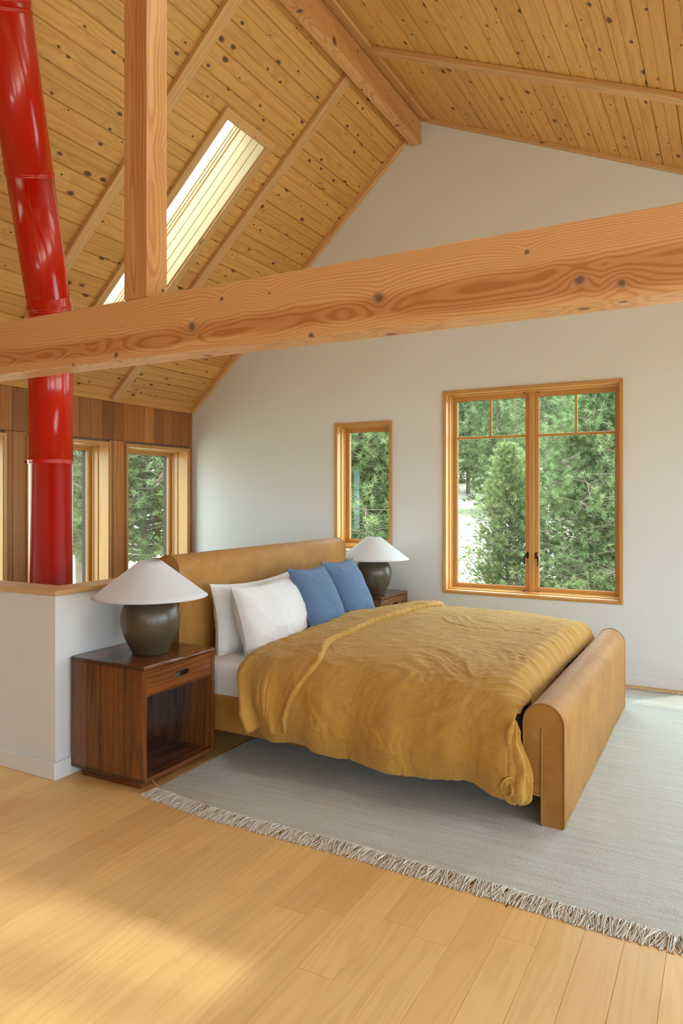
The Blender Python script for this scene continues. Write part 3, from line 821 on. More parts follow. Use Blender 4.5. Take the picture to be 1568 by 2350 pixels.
# ================================================================== FLUE PIPE
def flue():
    rt = thing('stove_pipe', 'glossy red stove flue pipe rising from below and bending towards the roof', 'stove pipe', (-3.565, 2.935, LOWZ))
    base = Vector((-3.565, 2.935, LOWZ)); R = 0.1235
    z_el = 2.50; E_ = Vector((-3.565, 2.935, z_el)); top = Vector((-3.130, 2.285, 3.93)); dr = (top - E_).normalized()
    def seg(name, p0, p1, rad, n=64):
        mb = MB(); mb.tube([p0 - base, p1 - base], rad, n, cap=True)
        return mb.build(name, 'red', rt)
    j = 1.640
    seg('lower_section', Vector((-3.565, 2.935, LOWZ)), Vector((-3.565, 2.935, j)), R)
    seg('lower_section', Vector((-3.565, 2.935, j)), Vector((-3.565, 2.935, z_el - 0.10)), R * 1.015)
    mb = MB(); mb.lathe([(R, -.030), (R + .006, -.028), (R + .007, -.022), (R + .003, -.017), (R + .007, -.012), (R + .008, -.004), (R + .003, 0.0), (R, 0.001)], (0, 0, j - LOWZ), 64)
    jr = mb.build('joint_ring', 'red', rt)
    mb = MB(); mb.tube([(-0.115, -0.075, j - LOWZ - .015), (-.125, -.085, j - LOWZ - .015)], 0.008, 10); mb.build('clamp_screw', 'red_edge', rt)
    # elbow of mitred gores
    pts = [Vector((-3.565, 2.935, z_el - 0.12)), Vector((-3.565, 2.935, z_el - 0.04)), E_ + (dr * 0.4 + Vector((0, 0, 0.25))).normalized() * 0.02, E_ + dr * 0.06, E_ + dr * 0.12]
    mb = MB(); mb.tube([p - base for p in pts], R * 1.005, 64, cap=False); mb.build('elbow', 'red', rt)
    L = (top - E_).length
    s1 = L * 0.475
    seg('upper_section', E_ + dr * 0.10, E_ + dr * s1, R)
    seg('upper_section', E_ + dr * s1, E_ + dr * (L + 0.05), R * 1.012)
    q = dr.to_track_quat('Z', 'Y').to_matrix().to_4x4()
    for s in (s1, 0.06, L * 0.93, L * 0.955):
        mb = MB(); mb.lathe([(R, -.014), (R + .005, -.012), (R + .006, -.008), (R + .002, -.004), (R + .006, 0.0), (R + .006, .006), (R + .001, .010)], (0, 0, 0), 64)
        o = mb.build('joint_ring', 'red', rt); o.matrix_local = Matrix.Translation(E_ + dr * s - base) @ q
    den = dr.z - SL * dr.x; tt = (APZ + SL * (E_.x - APX) - E_.z) / den; hit = E_ + dr * tt
    u1 = Vector((0, 1, 0)); u2 = Vector((1, 0, SL)).normalized(); nn = u1.cross(u2).normalized()
    if nn.z > 0: nn = -nn
    ringp = []
    for rr_, dd in ((0.128, 0.004), (0.185, 0.004), (0.188, 0.001)):
        ringp.append([hit + u1 * rr_ * cos(2 * pi * k / 64) + u2 * rr_ * 1.12 * sin(2 * pi * k / 64) + nn * dd - base for k in range(64)])
    mb = MB(); mb.grid(ringp, None, .5, False, closev=True); mb.build('ceiling_collar', 'red', rt)
    # long seam of the upper tube
    side = dr.cross(Vector((0.476, -0.879, 0))).normalized(); front = side.cross(dr).normalized()
    a = -front * cos(0.25) - side * sin(0.25)
    if a.dot(Vector((0.6, -0.8, 0))) < 0: a = -a
    mb = MB(); mb.tube([E_ + dr * 0.14 + a * R - base, E_ + dr * (s1 - 0.02) + a * R - base], 0.0022, 6); mb.build('seam', 'red', rt)
    return rt


flue()


# ================================================================== BED
def catmull(P, n):
    out = []
    P = [Vector(p) for p in P]
    for i in range(len(P) - 1):
        p0 = P[max(i - 1, 0)]; p1 = P[i]; p2 = P[i + 1]; p3 = P[min(i + 2, len(P) - 1)]
        for k in range(n):
            t = k / n
            out.append(0.5 * ((2 * p1) + (-p0 + p2) * t + (2 * p0 - 5 * p1 + 4 * p2 - p3) * t * t + (-p0 + 3 * p1 - 3 * p2 + p3) * t ** 3))
    out.append(P[-1]); return out


def resample(pts, n):
    L = [0]
    for a, b in zip(pts[:-1], pts[1:]): L.append(L[-1] + (b - a).length)
    out = []; j = 0
    for k in range(n):
        s = L[-1] * k / (n - 1)
        while j < len(L) - 2 and L[j + 1] < s: j += 1
        t = (s - L[j]) / max(1e-9, L[j + 1] - L[j]); out.append(pts[j].lerp(pts[j + 1], t))
    return out, L[-1]


BY0, BY1 = 3.105, 5.080
bed = thing('bed', 'tan leather upholstered king bed with rolled headboard and footboard', 'bed', (-1.75, 4.09, 0.0))


def W(p): return Vector(p) - Vector((-1.75, 4.09, 0))


def arch_profile(x0, x1, zt, zb_in, zb_out, inner):
    """outline (x,z); inner half is cut at zb_in; inner = -1 footboard (inner side towards -x), +1 headboard"""
    r = (x1 - x0) / 2; xc = (x0 + x1) / 2; n = 20; P = []
    ry = r * 1.02
    for k in range(n + 1):
        t = pi - pi * k / n; P.append((xc + r * cos(t), zt - ry + ry * sin(t)))
    return P  # left spring -> top -> right spring


def board(x0, x1, zt, leg_in, name, flip):
    """solid arch-topped bolster, extruded along Y; wide to z=0.14 and a narrower leg to the floor on the outer side"""
    P = arch_profile(x0, x1, zt, 0, 0, 1)
    if not flip:   # footboard: outer side is +x
        leg = x1 - leg_in
        P = P + [(x1, 0.45 * zt), (x1, 0.020), (x1 - .014, 0.006), (leg + .014, 0.006), (leg, 0.020), (leg, 0.135), (x0 + .01, 0.140), (x0, 0.150), (x0, .45 * zt)]
    else:
        leg = x0 + leg_in
        P = P + [(x1, 0.45 * zt), (x1, 0.150), (x1 - .01, 0.14), (leg, 0.135), (leg, 0.020), (leg - .014, 0.006), (x0 + .014, 0.006), (x0, 0.020), (x0, .45 * zt)]
    mb = MB(); n = len(P); cx_ = (x0 + x1) / 2; czc = zt * 0.55
    # slight crown at the ends
    rows = []; ysamp = [BY0 - 0.0, BY0 + 0.004, BY0 + 0.012] + [BY0 + 0.012 + (BY1 - BY0 - 0.024) * k / 40 for k in range(1, 40)] + [BY1 - 0.012, BY1 - 0.004, BY1]
    for y in ysamp:
        d = min(y - BY0, BY1 - y); sh = 0.006 * max(0, 1 - d / 0.012) ** 2
        row = []
        for (x, z) in P:
            dx = x - cx_; dz = z - czc; l = sqrt(dx * dx + dz * dz)
            wob = 0.0022 * fbm((x * 4, y * 3, z * 4), 2) if 0.02 < d else 0
            row.append(W((x - dx / l * sh + (wob if abs(dx) > .05 else 0), y, z - dz / l * sh * 0.6)))
        rows.append(row)
    gs = [[(y, k * 0.02, 0) for k in range(n)] for y in ysamp]
    b = len(mb.v); mb.grid(rows, gs, 0.5, True, closev=True)
    N = len(ysamp)
    mb.face([b + k for k in range(n)], [(0, 0, 0)] * n, .5); mb.face([b + (N - 1) * n + k for k in range(n)][::-1], [(0, 0, 0)] * n, .5)
    o = mb.build(name, 'leather', bed)
    # welts: outline on each end + the vertical welt of the leg
    for yy, sgn in ((BY0 - 0.001, -1), (BY1 + 0.001, 1)):
        mb = MB(); mb.tube([W((x + (cx_ - x) * .02, yy, z)) for x, z in P], 0.0042, 8, closed=True)
        top = zt * 0.80 if zt < 0.8 else 0.75
        xs_ = leg
        mb.tube([W((xs_, yy - sgn * 0.003, 0.02)), W((xs_, yy, 0.06)), W((xs_, yy, top - .02)), W((xs_, yy - sgn * 0.004, top))], 0.0045, 8)
        mb.build('welt', 'leather_welt', o)
    return o


board(-0.787, -0.611, 0.532, 0.097, 'footboard', False)
board(-2.890, -2.716, 1.085, 0.097, 'headboard', True)
for (y0, y1) in ((BY0 + 0.012, BY0 + 0.05), (BY1 - 0.05, BY1 - 0.012)):
    mb = MB(); mb.box(W((-2.72, y0, 0.142)), W((-0.785, y1, 0.335)), 'x'); mb.build('side_rail', 'leather', bed, bevel=0.008, seg=3)
mb = MB(); mb.box(W((-2.715, BY0 + .05, 0.20)), W((-.79, BY1 - .05, 0.235)), 'y'); mb.build('slat_base', 'pine_pale', bed)

# mattress with fitted sheet
def rounded_block(x0, x1, y0, y1, z0, z1, rad, nx=60, ny=60, nz=10, disp=None):
    mb = MB()
    hx, hy, hz = (x1 - x0) / 2, (y1 - y0) / 2, (z1 - z0) / 2; c = Vector(((x0 + x1) / 2, (y0 + y1) / 2, (z0 + z1) / 2))
    def pt(a, b, d):
        p = Vector((a * hx, b * hy, d * hz))
        q = Vector((max(-hx + rad, min(hx - rad, p.x)), max(-hy + rad, min(hy - rad, p.y)), max(-hz + rad, min(hz - rad, p.z))))
        dd = p - q
        if dd.length > 1e-9: p = q + dd.normalized() * rad
        if disp:
            nrm = dd.normalized() if dd.length > 1e-9 else Vector((0, 0, 1)); p = p + nrm * disp(p + c)
        return p + c
    def sheet(f, n, m):
        pts = [[f(-1 + 2 * i / n, -1 + 2 * j / m) for j in range(m + 1)] for i in range(n + 1)]
        gs = [[(p.x + p.z, p.y + p.z, 0) for p in row] for row in pts]; mb.grid(pts, gs, .5, True)
    sheet(lambda a, b: pt(a, b, 1), nx, ny); sheet(lambda a, b: pt(b, a, -1), ny, nx)
    sheet(lambda a, b: pt(a, -1, b), nx, nz); sheet(lambda a, b: pt(b, 1, a), nz, nx)
    sheet(lambda a, b: pt(-1, b, a), nz, ny); sheet(lambda a, b: pt(1, a, b), ny, nz)
    return mb


mb = rounded_block(-2.712, -0.870, BY0 + .03, BY1 - .03, 0.238, 0.505, 0.045,
                   disp=lambda p: 0.004 * fbm((p.x * 3, p.y * 3, p.z * 5), 3) + (0.006 * ridge((p.x * 16, 1.0, p.z * 3), 2) * max(0, (0.40 - p.z) / 0.1) if p.z < 0.40 else 0) * 0.5)
tag(mb.build('mattress', 'white_linen'), 'mattress under a white fitted sheet lying on the tan leather bed', 'mattress')


# ---- duvet
def smooth01(t): t = max(0.0, min(1.0, t)); return t * t * (3 - 2 * t)


def duvet_section(u):
    """cross-section polyline at u (0 head end .. 1 foot end) in (y,z)"""
    hem = 0.205 - 0.055 * u + 0.012 * sin(u * 9.0) + 0.008 * sin(u * 23.0 + 1)
    bul = 0.03 * sin(pi * min(1, u * 1.1)) 
    top = 0.575 + 0.040 * sin(pi * min(1, 0.15 + u * 0.8)) - 0.048 * (1 - smooth01(u / 0.28))
    y_out = 3.000 - 0.01 * u + 0.02 * (1 - u) ** 2
    P = [(5.145, 0.24), (5.155, 0.36), (5.125, 0.48), (5.02, top - 0.025), (4.75, top + 0.015), (4.2, top + 0.028), (3.7, top + 0.015), (3.38, top - 0.012),
         (3.19, top - 0.06), (3.075, top - 0.14), (y_out + 0.005, 0.345), (y_out - 0.012, 0.27), (y_out + 0.012, hem)]
    return [Vector((0, y, z)) for y, z in P]


DX0, DX1 = -2.295, -0.797


def duvet_surface(NU, NV, x_of, lift_of, wr=1.0, seed=0.0, u_of=None):
    rows = []; gs = []
    base = []
    for i in range(NU):
        a = i / (NU - 1); row = []
        pts = None
        uu = None
        # take a section per column, x may vary with v
        for j in range(NV):
            v = j / (NV - 1); x = x_of(a, v); u = max(0, min(1, (x - DX0) / (DX1 - DX0)))
            k0 = min(59, int(u * 60)); fu = u * 60 - k0
            for key in (k0, k0 + 1):
                if key not in SEC: SEC[key] = resample(catmull(duvet_section(key / 60), 10), 241)[0]
            f = v * 240; k = int(min(239, f)); p = SEC[k0][k].lerp(SEC[k0][k + 1], f - k).lerp(SEC[k0 + 1][k].lerp(SEC[k0 + 1][k + 1], f - k), fu)
            row.append(Vector((x, p.y, p.z)))
        base.append(row)
    for i in range(NU):
        row = []; g = []
        for j in range(NV):
            p = base[i][j]
            du = base[min(i + 1, NU - 1)][j] - base[max(i - 1, 0)][j]; dv = base[i][min(j + 1, NV - 1)] - base[i][max(j - 1, 0)]
            n = dv.cross(du)
            n.normalize()
            v = j / (NV - 1); s = v * 3.1; a = i / (NU - 1)
            side = smooth01((v - 0.76) / 0.14)          # 1 on the hanging near side
            # broad undulation
            d = 0.010 * fbm((p.x * 2.2 + seed, s * 1.6, 0.3), 2)
            # lengthwise creases on top
            topw = (1 - side)
            d += topw * 0.0062 * (0.35 + 0.65 * smooth01(fbm((p.x * 1.3, s * 1.3, 8), 2) * 1.5 + .5)) * (ridge((p.x * 2.2 + seed, s * 6.5 + 2.2 * fbm((p.x * 1.7, s * 1.2, 2.0), 2), 1.0), 4) - 0.9)
            d += 0.0036 * (ridge((p.x * 8 + 2.0 * fbm((s * 2, p.x, 0), 2) + seed, s * 10 + p.x * 4, 4.0), 3) - 0.9)
            # hanging folds
            wv_ = fbm((p.x * 3.2 + seed, 0.7, s * 0.5), 3) + 0.5 * sin(p.x * 21 + 1.5 * fbm((p.x * 2, s, 0), 2) + seed)
            d += side * (0.010 + 0.016 * smooth01((v - 0.86) / 0.14)) * wv_
            d += side * 0.0045 * (ridge((p.x * 8 + s * 3.0 + 1.5 * fbm((p.x * 3, s * 3, 0), 2), s * 3.6 + seed, 7.0), 3) - 0.9)
            d *= wr
            q = p + n * d + n * lift_of(a, v, p)
            row.append(q); g.append((p.x, s, 0))
        rows.append(row); gs.append(g)
    return rows, gs


SEC = {}
duvet = thing('duvet', 'rumpled ochre linen duvet spread over the bed and folded back below the pillows', 'duvet', (-1.55, 4.09, 0.30))


def dv_x(a, v):
    # head edge of the lower layer; slanting in towards the hem on the near side
    h = -2.30 + 0.02 * sin(v * 9)
    if v > 0.84: h = -2.275 + 0.13 * smooth01((v - 0.84) / 0.16)
    f = -0.797
    if v > 0.80: f = -0.797 - 0.02 * smooth01((v - 0.80) / 0.1)
    return h + (f - h) * a


def dv_lift(a, v, p):
    t = (p.x - (-0.797)) / 0.16          # -1..0 near the footboard
    d = 0.0
    if t > -1 and v < 0.86:
        k = smooth01(1 + t); k2 = max(0.0, min(1.0, 1 - (-0.797 - p.x) / 0.10)); d -= (0.15 if v < 0.80 else 0.05) * (1 - sqrt(max(0.0, 1 - k2 * k2 * 0.98)))
        d += 0.010 * sin(v * 150 + 3 * fbm((v * 14, 0, 0), 2)) * k * (0.6 + 0.5 * fbm((v * 11, 2, 0), 2))
    if a < 0.04: d -= 0.018 * (1 - a / 0.04) ** 2
    return d


NR = 320
rows, gs = duvet_surface(NR, 440, dv_x, dv_lift)
mb = MB(); mb.grid([[q - Vector((-1.55, 4.09, .30)) for q in r] for r in rows], gs, .5, True)
o = mb.build('cover', 'duvet', duvet)
md = o.modifiers.new('solid', 'SOLIDIFY'); md.thickness = 0.014; md.offset = -1
# hem seam, a thin cord along the near bottom edge
edge = [rows[i][-1] for i in range(0, NR, 3)]
mb = MB(); mb.tube([q + Vector((0, 0.004, 0.0)) - Vector((-1.55, 4.09, .30)) for q in edge], 0.006, 8); mb.build('hem', 'duvet', duvet)


def bd_x(a, v):
    head = -2.315 + 0.012 * sin(v * 11 + 1)
    hem = -1.885 + 0.03 * sin(v * 7.0) + 0.012 * sin(v * 31) + 0.012 * fbm((v * 22, 3, 0), 3)
    t = smooth01((v - 0.74) / 0.22)
    hem = hem + (-1.925 - hem) * t + 0.055 * sin(pi * t)
    head = head + (-2.13 - head) * (smooth01((v - 0.86) / 0.14) ** 1.2) - 0.03 * sin(pi * smooth01((v - 0.72) / 0.2))
    return head + (hem - head) * a


def bd_lift(a, v, p):
    w1_ = smooth01(a / 0.10); w2_ = smooth01((1 - a) / 0.07)
    h = 0.040 * sqrt(max(0, min(1, a / 0.12))) if a < 0.12 else 0.040 - 0.012 * smooth01((a - 0.2) / 0.8)
    if a > 0.990: h = 0.028 * sqrt(max(0.0, 1 - ((a - 0.990) / 0.010) ** 2))
    e = smooth01((v - 0.80) / 0.12)
    fold = e * (0.030 * sin(a * 12 + 2.8 * fbm((a * 1.6, v * 3, 0), 2)) + 0.030 * fbm((a * 6, v * 2.0, 3), 3)) * (0.4 + smooth01((v - 0.86) / 0.14))
    endt = smooth01((0.985 - v) / 0.03)
    return h * (1.0 + 0.20 * sin(v * 17)) * endt + fold * w1_ * w2_ + 0.004 + 0.012 * (1 - e) * fbm((a * 1.5, v * 9, 4), 2)


rows2, gs2 = duvet_surface(120, 440, bd_x, bd_lift, wr=1.15, seed=3.7)
cut = 431
rows2 = [r[:cut] for r in rows2]; gs2 = [r[:cut] for r in gs2]
mb = MB(); mb.grid([[q - Vector((-1.55, 4.09, .30)) for q in r] for r in rows2], gs2, .5, True)
o = mb.build('turned_back_edge', 'duvet', duvet)
md = o.modifiers.new('solid', 'SOLIDIFY'); md.thickness = 0.010; md.offset = -1


# bunched corner hanging beside the footboard
def bunch():
    O = Vector((-1.55, 4.09, .30))
    mb = MB(); NU, NV = 90, 140; rows = []; g = []
    for i in range(NU):
        t = i / (NU - 1); z = 0.475 - 0.345 * t
        k = smooth01((t - 0.16) / 0.50)
        prof = 0.010 + 0.020 * smooth01(t / 0.18) + 0.030 * k
        if t > 0.88: prof *= sqrt(max(0.0, 1 - ((t - 0.88) / 0.121) ** 2))
        if t < 0.04: prof *= t / 0.04
        row = []; gg = []
        for j in range(NV):
            th = 2 * pi * j / NV
            pl = sin(th * 6 + t * 3.5 + 1.6 * fbm((t * 3, cos(th), sin(th)), 2))
            rr = prof * (1 + (0.10 + 0.10 * k) * pl * (1 - 0.4 * t) + 0.20 * fbm((cos(th) * 1.6, sin(th) * 1.6, t * 3.2), 3))
            row.append(Vector((-0.803 + 0.004 * t + 0.018 * k + rr * cos(th), 3.022 - 0.034 * smooth01(t / 0.3) + rr * sin(th) * 0.62, z + 0.006 * sin(th * 2 + t * 4))) - O)
            gg.append((th * prof, t * 0.3, 0))
        rows.append(row); g.append(gg)
    mb.grid(rows, g, .5, True, closev=True)
    mb.build('bunched_corner', 'duvet', duvet)
    mb = MB()
    for (ox, oz, R0, turns, ph) in ((-0.022, 0.205, 0.040, 1.25, 0.6),):
        rows = []; g = []; n = 70
        for i in range(n):
            t = i / (n - 1); th = ph + t * turns * 2 * pi; rr = R0 * (1 - 0.60 * t) * (1 + 0.12 * sin(th * 2.3))
            row = []; gg = []
            for j in range(9):
                s = j / 8; row.append(Vector((-0.790 + ox + rr * cos(th) * 0.82 + 0.010 * s, 2.944 + 0.010 * sin(th * 1.7 + 1) + 0.060 * s, oz + rr * sin(th) * 1.25 - 0.008 * s)) - O); gg.append((t * .2, s * .05, 0))
            rows.append(row); g.append(gg)
        mb.grid(rows, g, .5, True)
    o = mb.build('curled_hem', 'duvet', duvet); md = o.modifiers.new('solid', 'SOLIDIFY'); md.thickness = 0.009; md.offset = 0
    b2 = o.modifiers.new('round', 'BEVEL'); b2.width = 0.003; b2.segments = 2


bunch()


# ---- pillows
def pillow(name, mat, w_, h_, t_, loc, lean, rotz, label, cat, flange=0.0, sag=0.0, seed=0.0, wr=1.0, group=None, roll=0.0, pinch=0.085):
    """local: u=width (Y), v=height, thickness along normal; lean = tilt from vertical (radians, top towards -X)"""
    rt = thing(name, label, cat, loc, rotz, group)
    N = 64; pts = {}
    R_ = Matrix.Rotation(roll, 3, 'X')
    def f(u, v, s):
        e = (1 - abs(u) ** 2.3) * (1 - abs(v) ** 2.3); th = t_ * 0.5 * max(0.0, e) ** 0.48
        pu = u * (1 - pinch * (1 - v * v)  ) ; pv = v * (1 - pinch * (1 - u * u))
        y = pu * w_ / 2; z = pv * h_ / 2
        if sag: z -= sag * (1 - u * u) * max(0, v) ; th *= 1 + 0.30 * (-v) * (1 - abs(u))
        edge = 1 - e
        wn = 0.0
        wn += 0.014 * fbm((y * 4 + seed, z * 4, s * 3), 3)
        ang = math.atan2(v, u); rr_ = sqrt(u * u + v * v)
        cr = smooth01((rr_ - 0.55) / 0.6)
        wn += 0.007 * cr * (ridge((ang * 3.2 + seed, rr_ * 0.8, 0.0), 1) - .5)
        wn += 0.008 * (ridge((y * 5 + z * 3 + seed, z * 6, s * 2), 3) - .9)
        th2 = th + wn * wr * min(1, th / 0.03)
        if flange:
            pass
        return Vector((s * th2, y, z))
    def place(p):
        p = R_ @ p
        # lean: rotate around Y so that the top moves to -X
        q = Matrix.Rotation(-lean, 3, 'Y') @ p
        return q
    mb = MB()
    for s in (1, -1):
        rows = []; g = []
        for i in range(N + 1):
            u = -1 + 2 * i / N; u = math.copysign(abs(u) ** 0.85, u); row = []; gg = []
            for j in range(N + 1):
                v = -1 + 2 * j / N; v = math.copysign(abs(v) ** 0.85, v)
                row.append(place(f(u, v, s))); gg.append((u * w_ / 2 + seed, v * h_ / 2, s))
            rows.append(row); g.append(gg)
        if s < 0: rows = rows[::-1]; g = g[::-1]
        mb.grid(rows, g, .5, True)
    o = mb.build('cushion_cover' if flange else 'pillowcase', mat, rt)
    if flange:
        loop = []; n = 36
        for (a, b) in (((-1, -1), (1, -1)), ((1, -1), (1, 1)), ((1, 1), (-1, 1)), ((-1, 1), (-1, -1))):
            for k in range(n):
                t = k / n; loop.append((a[0] + (b[0] - a[0]) * t, a[1] + (b[1] - a[1]) * t))
        inner = [];outer = []; gi = []; go = []
        for (u, v) in loop:
            p = f(u * .985, v * .985, 1); p.x = 0.0
            l = sqrt(u * u + v * v); q = p + Vector((0.006 * fbm((u * 5 + seed, v * 5, 0), 2), u / max(abs(u), abs(v)) * flange * (0.9 if abs(u) >= abs(v) else abs(u) ** 6), v / max(abs(u), abs(v)) * flange * (0.9 if abs(v) >= abs(u) else abs(v) ** 6)))
            inner.append(place(p)); outer.append(place(q)); gi.append((u * .2, v * .2, 0)); go.append((u * .25, v * .25, 0))
        mid = [a.lerp(b, 0.5) for a, b in zip(inner, outer)]
        mb = MB(); mb.grid([inner, mid, outer], [gi, gi, go], .5, True, closev=True)
        fo = mb.build('flanged_edge', mat, rt); md = fo.modifiers.new('solid', 'SOLIDIFY'); md.thickness = 0.007; md.offset = 0
        mb = MB(); mb.tube([Vector(q) for q in mid], 0.0035, 6, closed=True); mb.build('stitched_seam', mat, fo)
    return rt


DZ = 0.505
pillow('pillow', 'white_linen', 0.86, 0.45, 0.22, (-2.600, 3.690, DZ + 0.188), radians(7), 0, 'white pillow leaning on the headboard at the near end, behind the wide front pillow', 'pillow', seed=1.0, group='white pillows', sag=.012)
pillow('pillow', 'white_linen', 0.84, 0.44, 0.20, (-2.600, 4.58, DZ + 0.188), radians(7), 0, 'white pillow against the headboard mostly hidden behind the two blue cushions', 'pillow', seed=5.0, group='white pillows', sag=.012)
pillow('pillow', 'white_linen', 0.70, 0.47, 0.26, (-2.425, 3.615, DZ + 0.190), radians(14), 0, 'plump white front pillow left of the blue cushions, nearest the camera', 'pillow', seed=9.0, group='white pillows', sag=.015, roll=radians(2))
pillow('pillow', 'white_linen', 0.70, 0.44, 0.17, (-2.475, 4.50, DZ + 0.180), radians(18), 0, 'white front pillow of which slivers show around the far blue cushion', 'pillow', seed=12.0, group='white pillows', sag=.02)
pillow('throw_cushion', 'blue_linen', 0.44, 0.455, 0.17, (-2.335, 4.015, 0.747), radians(27), 0, 'slate blue linen cushion with flanged edge, the nearer of the two', 'cushion', flange=0.014, seed=3.0, wr=0.5, group='blue linen cushions', roll=radians(-2))
pillow('throw_cushion', 'blue_linen', 0.44, 0.455, 0.17, (-2.340, 4.450, 0.757), radians(27), 0, 'slate blue linen cushion with flanged edge, the farther of the two beside the far lamp', 'cushion', flange=0.014, seed=7.0, wr=0.5, group='blue linen cushions', roll=radians(-1))


# ================================================================== NIGHTSTANDS
def plate_slot(mb, T, u0, u1, v0, v1, su0, su1, sv0, sv1, depth, r):
    """front plate (u,v) with a rounded slot recessed by depth; T(u,v,d) -> Vector, d inward"""
    n = 12; rad = (sv1 - sv0) / 2; loop = []
    cy_ = (sv0 + sv1) / 2
    for k in range(n + 1):
        t = -pi / 2 + pi * k / n; loop.append((su1 - rad + rad * cos(t), cy_ + rad * sin(t)))
    for k in range(n + 1):
        t = pi / 2 + pi * k / n; loop.append((su0 + rad + rad * cos(t), cy_ + rad * sin(t)))
    N = len(loop); outer = []
    for (u, v) in loop:
        # project to the outer rectangle
        du, dv = u - (su0 + su1) / 2, v - cy_
        k = 1e9
        if du > 1e-9: k = min(k, (u1 - (su0 + su1) / 2) / du)
        if du < -1e-9: k = min(k, (u0 - (su0 + su1) / 2) / du)
        if dv > 1e-9: k = min(k, (v1 - cy_) / dv)
        if dv < -1e-9: k = min(k, (v0 - cy_) / dv)
        outer.append(((su0 + su1) / 2 + du * k, cy_ + dv * k))
    # insert the rectangle corners by snapping nearest points
    for c in ((u0, v0), (u1, v0), (u1, v1), (u0, v1)):
        i = min(range(N), key=lambda i: (outer[i][0] - c[0]) ** 2 + (outer[i][1] - c[1]) ** 2); outer[i] = c
    o = random.random() * 9
    def gg(p, d): return (p[0] + o, p[1], d + 0.02)
    b = len(mb.v)
    mb.v += [T(u, v, 0) for u, v in outer] + [T(u, v, 0) for u, v in loop] + [T(u, v, depth) for u, v in loop]
    for i in range(N):
        j = (i + 1) % N
        q = (i, j, N + j, N + i); mb.face([b + x for x in q], [gg(outer[i], 0), gg(outer[j], 0), gg(loop[j], 0), gg(loop[i], 0)], r)
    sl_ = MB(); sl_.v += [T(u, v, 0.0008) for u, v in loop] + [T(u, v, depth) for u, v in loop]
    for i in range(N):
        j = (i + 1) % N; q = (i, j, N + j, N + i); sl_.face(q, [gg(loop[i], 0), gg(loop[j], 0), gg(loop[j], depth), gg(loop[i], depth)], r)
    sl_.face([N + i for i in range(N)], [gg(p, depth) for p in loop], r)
    return sl_


